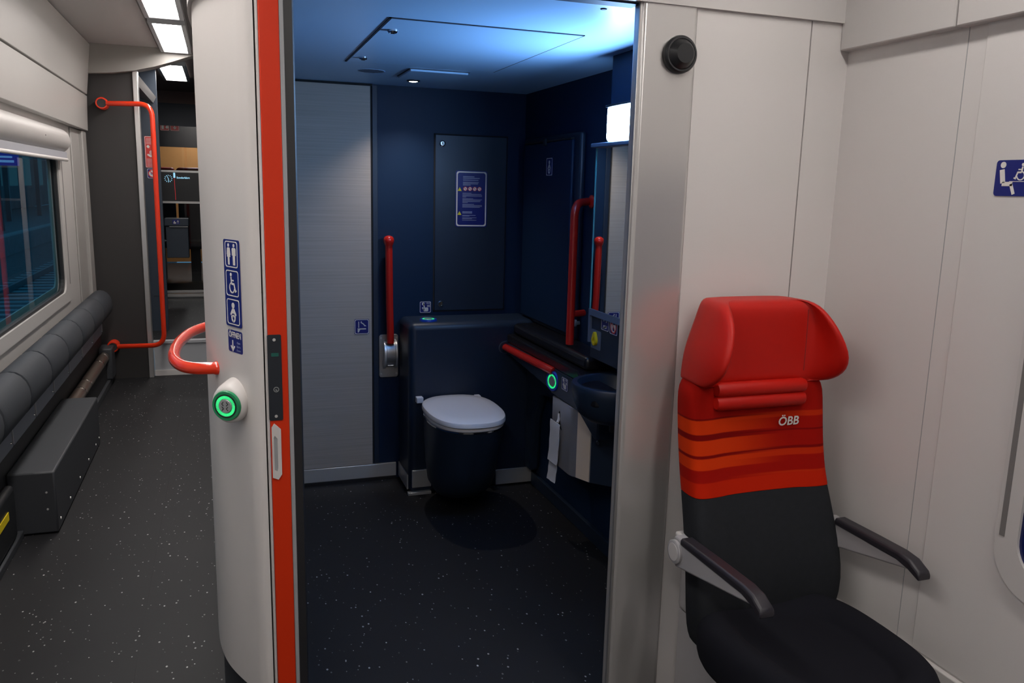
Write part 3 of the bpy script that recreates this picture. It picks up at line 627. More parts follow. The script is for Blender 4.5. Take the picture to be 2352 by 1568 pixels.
# bowl body, rounded front, joined to the casing at the back
MB().loft([oval(3.80, .07, .06, .235, .085), oval(3.80, .125, .125, .237, .10), oval(3.79, .155, .170, .248, .15), oval(3.78, .168, .205, .258, .24), oval(3.77, .176, .235, .268, .36), oval(3.76, .182, .262, .278, .455), oval(3.76, .184, .268, .278, .478)]).build('bowl', m_slate2, to, smooth=True)
MB().loft([oval(3.76, .183, .270, .26, .478), oval(3.76, .186, .274, .26, .481), oval(3.76, .186, .274, .26, .487), oval(3.76, .182, .270, .26, .489)]).build('rim_band', m_chrome, to, smooth=True)
def lidrow(k, z): return oval(3.775, .187*k, .305*k, .25*k, z, e=2.6)
MB().loft([lidrow(.94, .490), lidrow(.965, .493), lidrow(.965, .505), lidrow(.93, .508)]).build('seat_ring', m_lid, to, smooth=True)
MB().loft([lidrow(.97, .508), lidrow(1, .513), lidrow(1.0, .524), lidrow(.985, .533), lidrow(.94, .538), lidrow(.7, .542), lidrow(.3, .543)]).build('lid', m_lid, to, smooth=True)
MB().box(.905, .94, 4.00, 4.038, .505, .535).build('hinge_block', m_lid, to, bevel=.003)
MB().box(1.22, 1.25, 4.00, 4.038, .495, .525).build('hinge_block', m_lid, to, bevel=.003)

# fold-down red bar on its wall bracket
fb = thing('fold_up_support_bar', (.82, 4.30, .58), 'folded-up red support bar with a ball end on a silver bracket left of the toilet', 'support bar')
pl_ = MB(); fr = Frame((.819, 4.318, .697), (1, 0, 0)); fr.polys(pl_, [rrect(0, 0, .104, .236, .014)], 0, .008); pl_ = pl_.build('wall_plate', m_alu2, fb, bevel=.002)
for a in (-.042, .042):
    for c in (-.1, .098): MB().lathe(fr.P(a, c, .008), fr.n, [(0, .006), (.003, .005)], 12).build('screw', m_steel, pl_)
rows = [[(x, 4.31-.058*max(0, math.sin(a)), .712+.075*math.cos(a)) for a in [PI*k/16 for k in range(17)]] for x in (.800, .846)]
MB().loft(rows).build('hinge_drum', m_alu2, fb, smooth=True)
for x in (.788, .848):
    rows = [[(xx, 4.31-.060*max(0, math.sin(a)), .708+.080*math.cos(a)) for a in [PI*k/16 for k in range(17)]] for xx in (x, x+.010)]
    MB().loft(rows).build('hinge_cheek', m_steel, fb, smooth=True)
MB().box(.805, .841, 4.262, 4.268, .652, .656).build('hinge_slot', m_chrome, fb)
MB().tube([(.821, 4.268, .775), (.815, 4.262, 1.0), (.812, 4.262, 1.31)], .0195, 18).build('bar', m_rail_d, fb, smooth=True)
MB().lathe((.812, 4.262, 1.29), (0, 0, 1), [(0, .018), (.01, .0225), (.02, .0265), (.032, .028), (.044, .0255), (.052, .018), (.056, .006)], 24).build('ball_end', m_rail_d, fb, smooth=True)
# fold sign on the wood panel
f = Frame((.675, TB-.0125, .862), (1, 0, 0)); t = sign_plate('support_bar_sign', f, .078, .082, 'small blue sign with folding bar symbol on the wood panel', r=.008)
sym(t, f, [seg2((-.02, -.012), (.022, -.012), .006), [(-.022, -.03), (-.016, -.03), (-.008, -.014), (-.022, -.008)], seg2((-.016, -.005), (-.016, .028), .004)]+arc2(-.012, -.008, .03, .005, 20, 75)+[[(.012, .004), (.024, .001), (.020, -.004+.012)], [(-.008, .025), (.0, .030), (.0, .018)]])
# access panel
ap = thing('access_panel', (1.27, TB, .93), 'tall dark access panel with two locks in the wall above the cistern casing', 'panel')
MB().box(1.070, 1.468, TB-.009, TB, .937, 1.872).build('panel', m_slate2, ap, bevel=.003)
mb = MB(); mb.box(1.064, 1.070, TB-.0035, TB, .931, 1.878); mb.box(1.468, 1.474, TB-.0035, TB, .931, 1.878); mb.box(1.064, 1.474, TB-.0035, TB, 1.872, 1.878); mb.box(1.064, 1.474, TB-.0035, TB, .931, .937)
mb.build('joint', m_gap, ap)
for x, z in ((1.108, 1.827), (1.105, .975)):
    l = MB().lathe((x, TB-.009, z), (0, -1, 0), [(0, .016), (.003, .016), (.006, .012), (.004, .010), (.004, .001)], 24).build('lock', m_chrome, ap, smooth=True)
    MB().box(x-.0015, x+.0015, TB-.0155, TB-.012, z-.007, z+.007).build('keyway', m_gap, l)
# big notice
f = Frame((1.271, TB-.0092, 1.541), (1, 0, 0)); t = sign_plate('notice_board', f, .178, .300, 'large blue instruction notice on the dark access panel', r=.012)
lines(t, f, [(-.048, .015, .118, .005), (-.048, .045, .110, .005), (-.048, .038, .100, .005), (-.048, .040, .088, .005), (-.048, .036, .081, .005), (-.048, -.005, .074, .005)]
      + [(-.05, [0, .055, .060, .060, -.03][i] if i else .0, .031-.0052*i, .0030) for i in range(5)]
      + [(-.05, [.01, .060, .052, .050, -.02][i], .002-.0052*i, .0030) for i in range(5)]
      + [(-.05, [.015, .060, .060, .048][i], -.028-.0052*i, .0030) for i in range(4)]
      + [(-.05, .005, -.068, .005), (-.05, .005, -.0745, .005), (-.05, .025, -.087, .003), (-.05, -.01, -.091, .003), (-.05, .03, -.100, .003), (-.05, .005, -.105, .003), (-.05, .03, -.113, .003)])
for k in range(4):
    x = -.035+.0265*k; o = sym(t, f, [circ(x, .054, .0115, 18)], name='prohibition_disc')
    mb = MB(); f.ring(mb, circ(x, .054, .0118, 18), circ(x, .054, .0094, 18), .0018, .0024); f.polys(mb, [seg2((x-.008, .062), (x+.008, .046), .0022)], .0018, .0024); mb.build('prohibition_ring', m_sred, o)
for y in (.052, -.075): sym(t, f, [[(-.077, y-.010), (-.055, y-.010), (-.066, y+.010)]], m_syel, 'warning_triangle')
# flush hand sign
def hand_sign(f, w, h, label):
    t = sign_plate('flush_hand_sign', f, w, h, label, r=.1*w)
    sym(t, f, [[(x*w, y*h) for x, y in p] for p in pic_hand(0, 0, 1)], m_swhite)
    text_mesh('WC', f, .28*w, .32*h, .24*h, .0018, m_swhite, 'lettering', t); lines(t, f, [(.14*w, .40*w, .14*h, .05*h), (.14*w, .40*w, .04*h, .05*h)], m_swhite); return t
hand_sign(Frame((1.022, TB-.001, .957), (1, 0, 0)), .064, .064, 'small square sign with pointing hand above the flush button on the cistern casing')

# baby changing table folded against the right wall
bt = thing('changing_table', (1.56, 3.86, .92), 'folded dark baby changing table on the right toilet wall', 'changing table')
MB().box(1.545, 1.574, 3.50, 4.225, .90, 1.865).build('housing', m_slate2, bt, bevel=.012, seg=3)
MB().box(1.528, 1.546, 3.56, 4.20, .925, 1.832).build('folding_tray', m_slate, bt, bevel=.008, seg=3)
MB().box(1.5275, 1.5455, 3.575, 4.19, 1.833, 1.841).build('top_gap', m_gap, bt)
MB().box(1.516, 1.528, 3.875, 3.905, 1.815, 1.850).build('latch', m_plate, bt, bevel=.002)
f = Frame((1.5275, 3.83, 1.712), (0, -1, 0)); t = sign_plate('changing_table_sign', f, .082, .088, 'narrow blue baby changing sign on the folded changing table', r=.008)
sym(t, f, pic_baby(0, .0, .078))
# angled red grab bar, upper, on the right wall
gb = thing('grab_bar', (1.47, 3.37, .9), 'upright red grab bar with bent top beside the mirror', 'grab bar')
MB().tube(fillet([(1.560, 3.43, 1.552), (1.462, 3.35, 1.545), (1.462, 3.35, .915)], .075, 8), .0185, 16).build('bar', m_rail_d, gb, smooth=True)
MB().tube([(1.462, 3.35, 1.052), (1.54, 3.385, 1.052)], .0155, 14).build('stub', m_rail_d, gb, smooth=True)
MB().lathe((1.574, 3.415, 1.552), (-1, 0, 0), [(0, .03), (.006, .03), (.010, .022)], 20).build('flange', m_rail_d, gb)
kb = thing('coat_knob', (1.575, 3.50, .99), 'small round grey knob on the dark wall below the grab bar stub', 'knob')
MB().lathe((1.575, 3.505, .985), (-1, 0, 0), [(0, .010), (.015, .010), (.017, .017), (.028, .017), (.031, .013)], 20).build('knob', m_grey, kb, smooth=True)
# slanting horizontal red bar from the casing to the button panel
hb = thing('horizontal_grab_bar', (1.40, 3.7, .78), 'short horizontal red bar between cistern casing and lit green button', 'grab bar')
MB().tube(fillet([(1.392, 4.045, .772), (1.384, 3.44, .792), (1.40, 3.375, .785)], .03, 5), .0195, 16).build('bar', m_rail_d, hb, smooth=True)
MB().lathe((1.39, 4.042, .772), (0, -1, 0), [(0, .036), (.006, .036), (.008, .03)], 24).build('flange', m_slate2, hb)

# vanity: black counter, basin, apron
va = thing('vanity_counter', (1.5, 3.3, .7), 'black vanity counter along the right toilet wall', 'counter')
MB().prism([(1.572, 4.038, .80), (1.40, 4.038, .80), (1.40, 3.12, .80), (1.36, 3.00, .80), (1.285, 2.90, .80), (1.262, 2.80, .80), (1.285, 2.70, .80), (1.36, 2.65, .80), (1.422, 2.64, .80), (1.422, 3.05, .80), (1.572, 3.06, .80)][::-1], (0, 0, .045)).build('worktop', m_black, va, bevel=.008)
MB().box(1.43, 1.572, 3.10, 4.03, .845, .905).build('rear_shelf', m_black, va, bevel=.02, seg=3)
MB().prism([(1.402, y, z) for y, z in ((4.03, .80), (4.03, .74), (3.43, .69), (3.40, .675), (3.10, .675), (2.93, .60), (2.90, .60), (2.90, .80))], (.165, 0, 0)).build('apron', m_slate2, va, bevel=.006)
MB().prism([(1.45, 4.038, z) for z in ()]+[(1.574, 4.036, .10), (1.574, 4.036, .72), (1.574, 3.20, .72), (1.574, 3.20, .64), (1.574, 3.85, .55), (1.574, 3.93, .40), (1.574, 3.95, .10)], (-.06, 0, 0)).build('lower_moulding', m_slate2, va, bevel=.02, seg=3)
ba = thing('wash_basin', (1.42, 2.85, .7), 'dark rounded wash basin projecting beside the door post', 'basin')
bc = (1.42, 2.80)
def brow(r, z, rx=1): return [(min(1.56, bc[0]+r*math.cos(2*PI*k/40)), bc[1]+r*math.sin(2*PI*k/40), z) for k in range(40)]
MB().loft([brow(.07, .715), brow(.105, .722), brow(.140, .75), brow(.160, .80), brow(.168, .835), brow(.170, .862), brow(.166, .868), brow(.146, .868), brow(.140, .862), brow(.127, .81), brow(.095, .77), brow(.03, .75)]).build('bowl', m_slate2, ba, smooth=True)
MB().lathe((1.44, 2.82, .66), (0, 0, 1), [(0, .022), (.04, .022), (.056, .05)], 20).build('trap', m_rubber, ba)
MB().lathe((1.42, 2.80, .750), (0, 0, 1), [(0, .02), (.003, .018)], 16).build('drain', m_chrome, ba)
# button and sign on apron
push_button('call_button', (1.4, 3.372, .742), (-1, -.25, 0), 'round blue-ringed button lit green at the end of the short red bar', .047)
hand_sign(Frame((1.4012, 3.246, .757), (0, -1, 0)), .070, .058, 'small hand sign right of the lit green button under the counter')
# stainless paper dispenser
di = thing('paper_dispenser', (1.46, 3.2, .36), 'stainless steel paper dispenser under the vanity counter', 'dispenser')
prof_d = [(1.573, 3.385), (1.402, 3.385), (1.402, 3.178), (1.408, 3.150), (1.420, 3.135), (1.452, 3.060), (1.573, 2.93)]
MB().prism([(x, y, .360) for x, y in prof_d], (0, 0, .312)).build('body', mat('dispenser_steel', (.42, .41, .42), .35, .5, bump=.04), di, bevel=.004)
def strip(a, b_, m, nm, h=.0025, z0=.363, z1=.670):
    A = Vector((*a, 0)); B = Vector((*b_, 0)); n = (B-A).cross(Vector((0, 0, 1))).normalized()
    if n.x > 0: n = -n
    return MB().prism([(A.x, A.y, z0), (B.x, B.y, z0), (B.x, B.y, z1), (A.x, A.y, z1)], n*h).build(nm, m, di)
part_label(strip((1.421, 3.133), (1.451, 3.062), mat('warm_lit_steel', (.85, .70, .55), .5), 'corner_cover'), 'steel front cover with warm corridor light in its colour')  # bright beige paints the corridor light falling on this steel face
strip((1.454, 3.058), (1.571, 2.932), m_slate2, 'front_door')
l = MB().lathe((1.475, 3.034, .548), (-.73, -.68, 0), [(0, .011), (.006, .010), (.009, .007)], 18).build('lock', m_chrome, di, smooth=True)
fr = Frame((1.4015, 3.295, .60), (0, -1, 0)); fr.polys(MB(), [circ(0, .0, .008, 14, .022), [(-.035, -.045), (.03, -.06), (.0, -.01)]], 0, .001).build('paper_slot', m_gap, di)
pp = thing('toilet_paper_strip', (1.39, 3.30, .3), 'white strip of toilet paper hanging from the steel dispenser', 'toilet paper')
def ribbon(y0, y1, z0, z1, x, off, ph, m=m_paper, nm='sheet'):
    rows = []
    for i in range(15):
        t = i/14; z = z0+(z1-z0)*t; xx = x-.0025*math.sin(t*5+ph)-.001*math.sin(t*13); dy = off*t+.001*math.sin(t*9+ph)
        zc = .010*math.sin(ph*3) if i in (14,) else 0
        rows.append([(xx-.0012*math.cos(k*1.7+i), y0+(y1-y0)*k/5+dy, z+(zc*(k-2.5)/2.5)) for k in range(6)]+[(xx+.002, y0+(y1-y0)*k/5+dy, z+(zc*(k-2.5)/2.5)) for k in range(5, -1, -1)])
    return MB().loft(rows).build(nm, m, pp, smooth=True)
ribbon(3.340, 3.232, .575, .375, 1.380, .030, 1.0); part_label(ribbon(3.366, 3.272, .40, .280, 1.386, .014, 2.2, nm='end_sheet'), 'torn lower end')
MB().tube(curve([(1.40, 3.297, .61), (1.396, 3.29, .585), (1.386, 3.28, .572)], 4), .006, 8).build('twist', m_paper, pp)
# mirror and lamp
mi = thing('mirror', (1.42, 2.8, 1.12), 'tall wall mirror with thin grey shelf frame below the lit lamp', 'mirror')
MB().box(1.415, 1.4235, 2.30, 3.042, 1.125, 1.768).build('glass', m_mirror, mi)
MB().box(1.413, 1.4235, 3.042, 3.049, 1.125, 1.768).build('glass_edge', m_glassedge, mi)
mf = mat('mirror_frame_blue', (.12, .16, .24), .4)
MB().box(1.39, 1.4235, 2.30, 3.052, 1.768, 1.785).build('top_shelf', mf, mi, bevel=.004)
MB().prism([(1.4235, y, z) for y, z in ((3.052, 1.125), (2.30, 1.125), (2.30, 1.098), (3.04, 1.098), (3.04, .985), (3.052, .985))], (-.012, 0, 0)).build('lower_frame', mf, mi)
la = thing('mirror_lamp', (1.4, 2.8, 1.85), 'bright white glowing lamp block above the mirror beside the door post', 'lamp')
MB().box(1.392, 1.4195, 2.35, 2.925, 1.787, 1.918).build('diffuser', m_lamp, la, bevel=.015, seg=3)
MB().box(1.388, 1.4195, 2.345, 2.93, 1.912, 1.921).build('light_shield', m_plate, la, bevel=.003)  # unseen cover added to hold the lamp's light off the ceiling
f = Frame((1.4236, 2.915, 1.083), (0, -1, 0)); t = sign_plate('tap_sign', f, .07, .062, 'narrow blue tap symbol sign under the mirror', r=.006)
sym(t, f, [seg2((-.02, .02), (.015, .02), .008), seg2((.012, .02), (.012, .004), .008), rrect(-.012, .012, .01, .012, .002), rrect(.0, -.015, .03, .012, .004), seg2((-.02, -.022), (.02, -.010), .005)])
f = Frame((1.4236, 2.838, 1.080), (0, -1, 0)); t = sign_plate('no_drinking_sign', f, .068, .062, 'sign with red crossed circle right of the blue tap sign', r=.006)
sym(t, f, [circ(0, 0, .025)]); mb = MB(); f.ring(mb, circ(0, 0, .026), circ(0, 0, .021), .0018, .0024); f.polys(mb, [seg2((-.016, .017), (.016, -.017), .004)], .0018, .0024); mb.build('prohibition_ring', m_sred, t)
sym(t, f, [rrect(0, -.008, .012, .014, .002), seg2((-.004, .012), (.012, .012), .005)], m_sblue, 'cup_symbol', .0021)
yk = thing('emergency_pull', (1.42, 3.0, 1.0), 'yellow teardrop emergency pull on a grey plate under the mirror edge', 'emergency pull')
fr = Frame((1.4236, 2.992, 1.003), (0, -1, 0)); fr.polys(MB(), [rrect(0, .0, .088, .078, .006)], 0, .003).build('plate', mf, yk)
mb = MB()
def tear(s): return [(s*(.020*math.sin(a))*(1-.45*max(0, math.cos(a))), s*.033*math.cos(a)*(1 if math.cos(a) > 0 else .72)) for a in [2*PI*k/28 for k in range(28)]]
fr.ring(mb, tear(1), [(x*.45, y*.45-.004) for x, y in tear(1)], .003, .014); mb.build('pull_ring', m_yellow, yk, bevel=.002)

# ================================================================= ON THE PILLAR
A = Vector((.0, 2.226, 0)); B = Vector((.037, 2.150, 0)); ut = (B-A).normalized(); mid = (A+B)/2; nt_ = ut.cross(Vector((0, 0, 1)))
f = Frame((mid.x, mid.y, 1.345)+Vector((0, 0, 0)) if False else Vector((mid.x, mid.y, 1.3465))+nt_*.0012, ut); t = sign_plate('pictogram_sign', f, .083, .222, 'long blue sign with three white pictograms on the curved pillar', border=False, r=.006)
for k, pc in enumerate((0, 1, 2)):
    cy_ = .074-.0735*k; mb = MB(); f.ring(mb, rrect(0, cy_, .066, .066, .008), rrect(0, cy_, .061, .061, .006), .0012, .0018); mb.build('pictogram_frame', m_swhite, t)
    P = (pic_woman(-.014, cy_, .058)+pic_man(.014, cy_, .058)) if k == 0 else pic_wheelchair(.0, cy_, .058) if k == 1 else pic_baby(0, cy_, .062)
    sym(t, f, P)
f = Frame(Vector((mid.x+.002, mid.y, 1.1965))+nt_*.0012, ut); t = sign_plate('opening_sign', f, .076, .058, 'small blue ÖFFNEN sign with arrow above the green door button', border=False, r=.006)
text_mesh('ÖFFNEN', f, 0, .016, .0215, .0018, m_swhite, 'lettering', t, bold=.0002, sx=.80)
sym(t, f, [seg2((-.014, .002), (-.014, -.024), .0045), [(-.014, -.028), (-.026, -.014), (-.022, -.012), (-.014, -.021)], [(-.014, -.028), (-.014, -.021), (-.006, -.012), (-.002, -.014)]], name='arrow')
for k, w in enumerate(('Open', 'Aprire', 'Ouvrir')): text_mesh(w, f, .018, -.002-.010*k, .008, .0018, m_sdim, 'small_print', t)
# door opening button in a white egg-shaped housing
db = thing('door_button', (.0, 2.19, 1.04), 'large green-ringed door button in a white housing on the curved pillar', 'button')
nb = Vector((-.52, -.85, 0)).normalized(); fc = Vector((-.008, 2.147, 1.039)); bs = Vector((.026, 2.212, 1.044))
a1 = nb.cross(Vector((0, 0, 1))).normalized(); rows = []
for t_, r_, rz in ((-.3, .063, .063), (.3, .063, .063), (.7, .062, .062), (.88, .058, .058), (.97, .053, .053), (1.0, .047, .047)):
    c = bs.lerp(fc, t_); rows.append([c+a1*r_*.80*math.cos(2*PI*k/36)+Vector((0, 0, 1))*rz*.84*math.sin(2*PI*k/36)+(Vector((0, 0, .006))*max(0, math.sin(2*PI*k/36))*(1-max(0, t_))) for k in range(36)])
MB().loft(rows).build('housing', m_pillar, db, smooth=True)
o_ = fc
MB().lathe(o_-nb*.002, nb, [(0, .0395), (.005, .0395), (.009, .0375), (.009, .031), (.006, .030)], 40).build('green_bezel', m_green, db, smooth=True)
MB().lathe(o_, nb, [(.004, .031), (.0085, .0305), (.0085, .0275), (.005, .027)], 40).build('inner_ring', m_rubber, db, smooth=True)
mb = MB(); N = 40; bz = nb.cross(a1)
P = lambda t, q, h: o_+nb*h+(a1*math.cos(t)+bz*math.sin(t))*q
for k in range(N):
    t0 = 2*PI*k/N; t1 = t0+2*PI/N*.66; mb.prism([P(t0, .0195, .004), P(t0, .0268, .004), P(t1, .0268, .004), P(t1, .0195, .004)], nb*.0042)
mb.build('led_ring', m_ledg, db)
MB().lathe(o_, nb, [(0, .0272), (.006, .027), (.006, .001)], 40).build('led_base', m_green, db)
cp = MB().lathe(o_, nb, [(.004, .0185), (.0085, .0185), (.010, .017), (.010, .001)], 36).build('cap', m_btn, db, smooth=True)
ub = -a1 if a1.x < 0 else a1
f = Frame(o_+nb*.0100, ub); mb = MB(); s_ = .0050
for cx_, cy_, m_ in ((-.0062, .0062, -1), (.0062, .0062, 1), (-.0062, -.0062, 1), (.0062, -.0062, -1)):
    f.polys(mb, [seg2((cx_-m_*s_*.5, cy_+s_), (cx_+m_*s_*.5, cy_), .0018), seg2((cx_-m_*s_*.5, cy_-s_), (cx_+m_*s_*.5, cy_), .0018)], 0, .0006)
mb.build('arrows', m_rubber, cp)
# red grab handle on the pillar
gh = thing('grab_rail', (-.1, 2.6, 1.1), 'red curved grab handle looping from the curved white pillar', 'grab handle')
path = curve([(-.012, 2.302, 1.105), (-.045, 2.302, 1.105), (-.085, 2.315, 1.104), (-.118, 2.352, 1.104), (-.141, 2.43, 1.104), (-.149, 2.53, 1.104), (-.146, 2.66, 1.105), (-.132, 2.78, 1.106), (-.105, 2.89, 1.108), (-.05, 3.00, 1.110)], 6)
rs = [.0185 if i < 5 else .0165 for i in range(len(path))]
MB().tube(path, .0165, 20, rs=rs).build('bar', m_rail, gh, smooth=True)

# sticker on the right wall
f = Frame((1.7855, 1.452, 1.655), (0, -1, 0)); t = sign_plate('priority_seat_sign', f, .170, .085, 'blue priority sign with seated figure and wheelchair at the right edge', border=False, r=.008)
sym(t, f, [circ(-.066, .031, .0075, 16), seg2((-.068, .020), (-.062, -.012), .013), seg2((-.064, -.014), (-.036, -.014), .010), seg2((-.040, -.014), (-.030, -.038), .008)], name='seated_figure')
sym(t, f, [[(x, y) for x, y in p] for p in pic_wheelchair(-.018, .014, .045, -1)]+[seg2((-.045, -.008), (.03, -.008), .0012)])
sym(t, f, [circ(.06, .031, .0075, 16), seg2((.060, .020), (.055, -.012), .013), seg2((.057, -.014), (.03, -.014), .010), seg2((.034, -.014), (.024, -.038), .008)], name='second_figure')

# ================================================================= THE SEAT
se = thing('train_seat', (1.45, 1.85, .2), 'red and anthracite train seat with winged headrest against the white wall', 'seat')
SX = 1.443
def brow_(z, w, F, side=.012, rec=.014, cx=SX, th=.115):
    B_ = min(F+th, 2.085)
    return [(cx-w+.02, B_, z), (cx-w+.004, B_-.02, z), (cx-w, F+.035, z), (cx-w+.006, F+.008, z), (cx-w+.024, F-side*.3, z), (cx-w+.075, F+.001, z), (cx-w+.098, F+rec*.7, z), (cx-.06, F+rec, z), (cx+.06, F+rec, z),
            (cx+w-.098, F+rec*.7, z), (cx+w-.075, F+.001, z), (cx+w-.024, F-side*.3, z), (cx+w-.006, F+.008, z), (cx+w, F+.035, z), (cx+w-.004, B_-.02, z), (cx+w-.02, B_, z)]
rowsU = [brow_(.757, .234, 1.872, cx=1.452), brow_(.7575, .234, 1.872, cx=1.452), brow_(.760, .234, 1.8726, cx=1.452), brow_(.80, .232, 1.884, cx=1.450), brow_(.86, .231, 1.896, cx=1.448), brow_(.94, .231, 1.908, cx=1.446), brow_(1.02, .231, 1.915, cx=1.444), brow_(1.06, .226, 1.918, cx=1.442), brow_(1.085, .205, 1.926, cx=1.442), brow_(1.10, .17, 1.94, cx=1.442)]
MB().loft(rowsU).build('upper_backrest', m_stripe, se, smooth=True, sub=1)
rowsL = [brow_(.26, .17, 1.86, cx=1.460), brow_(.30, .205, 1.835, cx=1.462), brow_(.36, .235, 1.815, cx=1.464), brow_(.44, .249, 1.808, cx=1.466), brow_(.52, .250, 1.812, cx=1.464), brow_(.60, .246, 1.828, cx=1.460), brow_(.68, .239, 1.850, cx=1.456), brow_(.74, .2350, 1.868, cx=1.453), brow_(.7545, .2335, 1.872, cx=1.452), brow_(.7562, .2333, 1.8724, cx=1.452), brow_(.7568, .2333, 1.8724, cx=1.452)]
part_label(MB().loft(rowsL).build('lower_backrest', m_fabd, se, smooth=True, sub=1), 'anthracite fabric lower backrest')
# headrest: flat centre, two forward wings
def hrow(z, w, d, cx=1.447, F=1.925, back=2.06, e=.022, cw=.158):
    cw = min(cw, w-.02)
    L_ = [(-w+.03, back), (-w+.006, back-.02), (-w, F-d*.35), (-w+.004, F-d+.008), (-w+.016, F-d), (-w+.030, F-d+.006), (-cw-.006, F-.006), (-cw+.02, F), (-cw*.4, F+.002)]
    pts = L_+[(-x, y) for x, y in L_[::-1]]
    return [(cx+x, y, z) for x, y in pts]
rowsH = [hrow(1.306, .13, .005, F=1.965, back=2.04), hrow(1.3045, .152, .015, F=1.945), hrow(1.294, .166, .035, F=1.930), hrow(1.272, .175, .062), hrow(1.24, .185, .092), hrow(1.195, .202, .112), hrow(1.155, .214, .118), hrow(1.12, .219, .105), hrow(1.092, .221, .072), hrow(1.074, .220, .036), hrow(1.067, .210, .016, F=1.935)]
MB().loft(rowsH).build('headrest', m_leather, se, smooth=True, sub=1)
# neck roll, two cushions
for z, nm in ((1.060, 'neck_roll'), (1.022, 'neck_roll')):
    rows = [[(1.435+x, 1.912+(.016 if abs(x) > .148 else 0)-.020*math.cos(a)*k, z+.0215*math.sin(a)*k) for a in [2*PI*j/14 for j in range(14)]] for x, k in ((-.152, .6), (-.148, .85), (-.138, 1), (0, 1), (.138, 1), (.148, .85), (.152, .6))]
    MB().loft(rows).build(nm, m_leather, se, smooth=True)
# seams on the upholstery
m_seam = mat('seam_dark_red', (.25, .012, .01), .7); m_seamo = mat('seam_orange', (.62, .10, .03), .7)
MB().tube(curve([(1.452-.142, 1.8855, .765), (1.448-.142, 1.908, .86), (1.446-.142, 1.9205, .94), (1.444-.142, 1.9265, 1.0)], 4), .0012, 6).build('seam', m_seamo, se)
MB().tube([(1.447+.139, 1.922, 1.10), (1.447+.139, 1.922, 1.20), (1.447+.137, 1.922, 1.28)], .0013, 6).build('headrest_seam', m_seam, se)
0 and MB().tube(curve([(1.28, 1.934, 1.3085), (1.33, 1.9335, 1.3105), (1.44, 1.933, 1.312), (1.55, 1.9335, 1.3105), (1.61, 1.934, 1.308)], 4), .0012, 6).build('headrest_seam', m_seam, se)
# embroidered lettering
f = Frame((1.540, 1.9115, .953), (1, 0, 0), (0, -.12, 1)); text_mesh('ÖBB', f, 0, .0, .038, .001, m_swhite, 'lettering', se, bold=.0006, sx=.98)
# seat cushion
def cush(z, x0, x1, y0, y1, r):
    return [(x, y, z) for x, y in rrect((x0+x1)/2, (y0+y1)/2, x1-x0, y1-y0, r, 5)]
def crow(z, g, gy):
    out = []
    cx_, cy_ = 1.443, 1.60; n = 48
    for k in range(n):
        t = 2*PI*k/n; c, s = math.cos(t), math.sin(t); e = 3.2
        x = (.262-g)*math.copysign(abs(c)**(2/e), c); y = (.305-gy)*math.copysign(abs(s)**(2/e), s)
        fr_ = (y+.305)/.61; x *= (1.0-.16*(1-fr_)**2.2)          # narrower towards the front
        out.append((cx_+x, cy_+y-.0*abs(x), z))
    return out
rc = [crow(.285, .05, .06), crow(.295, .02, .03), crow(.32, .004, .01), crow(.36, .0, .0), crow(.40, .004, .004), crow(.428, .014, .012), crow(.444, .036, .030), crow(.440, .070, .060), crow(.420, .096, .09), crow(.404, .106, .10), crow(.400, .115, .11), crow(.398, .16, .16), crow(.398, .22, .26)]
rc = [[(x, y, z+(.02*((1.9-y)/.6))-.02*(max(0, (1.42-y))/.12)**2) for x, y, z in r] for r in rc]
MB().loft(rc).build('seat_cushion', m_fabs, se, smooth=True, sub=1)
# seat bracket and pan below
MB().box(1.36, 1.56, 1.42, 1.98, .235, .29).build('seat_pan', m_armgrey, se, bevel=.01)
MB().prism([(1.33, 2.095, .02), (1.33, 2.095, .30), (1.33, 1.55, .30), (1.33, 1.62, .24), (1.33, 1.98, .03)], (.03, 0, 0)).build('bracket', m_armgrey, se)
MB().prism([(1.55, 2.095, .02), (1.55, 2.095, .30), (1.55, 1.55, .30), (1.55, 1.62, .24), (1.55, 1.98, .03)], (.03, 0, 0)).build('bracket', m_armgrey, se)
MB().box(1.32, 1.58, 2.035, 2.098, .30, 1.10).build('back_shell', m_armgrey, se, bevel=.02, seg=3)
# armrests
for x0, yf in ((1.160, 0), (1.684, .045)):
    x1 = x0+.046; xm = (x0+x1)/2
    arm = MB().prism([(x0+.006, 1.885, .655), (x0+.006, 1.905, .60), (x0+.006, 1.875, .565), (x0+.006, 1.52+yf, .628), (x0+.006, 1.505+yf, .648)], (.034, 0, 0)).build('armrest', m_armgrey, se, bevel=.006, seg=3)
    MB().loft([[(x0+dx*.9+.002, y, z) for dx, z in ((0, zb), (0, zt-.006), (.006, zt), (.040, zt), (.046, zt-.006), (.046, zb))] for y, zb, zt in ((1.848, .642, .662), (1.70, .641, .664), (1.56+yf, .640, .664), (1.52+yf, .630, .658), (1.487+yf, .616, .640), (1.481+yf, .614, .630))]).build('armrest_pad', m_armpad, arm, bevel=.003, smooth=True)
    MB().lathe((x0-.004, 1.872, .612), (1, 0, 0), [(0, .030), (.003, .034), (.048, .034), (.052, .030)], 32).build('hinge_hub', m_armgrey, arm, smooth=True)
    MB().lathe((x0-.0035, 1.872, .612), (-1, 0, 0), [(0, .026), (.0012, .025)], 28).build('hub_cap', m_fascia, arm)
    MB().prism([(x0+.042, 1.885, .632), (x0+.042, 1.945, .640), (x0+.042, 1.945, .59), (x0+.042, 1.885, .58)], ((.06 if x0 < 1.4 else -.12), .0, 0)).build('arm_mount', m_fascia, arm, bevel=.008) if x0 < 1.4 else MB().box(1.60, 1.70, 1.90, 2.03, .58, .64).build('arm_mount', m_armgrey, arm, bevel=.006)

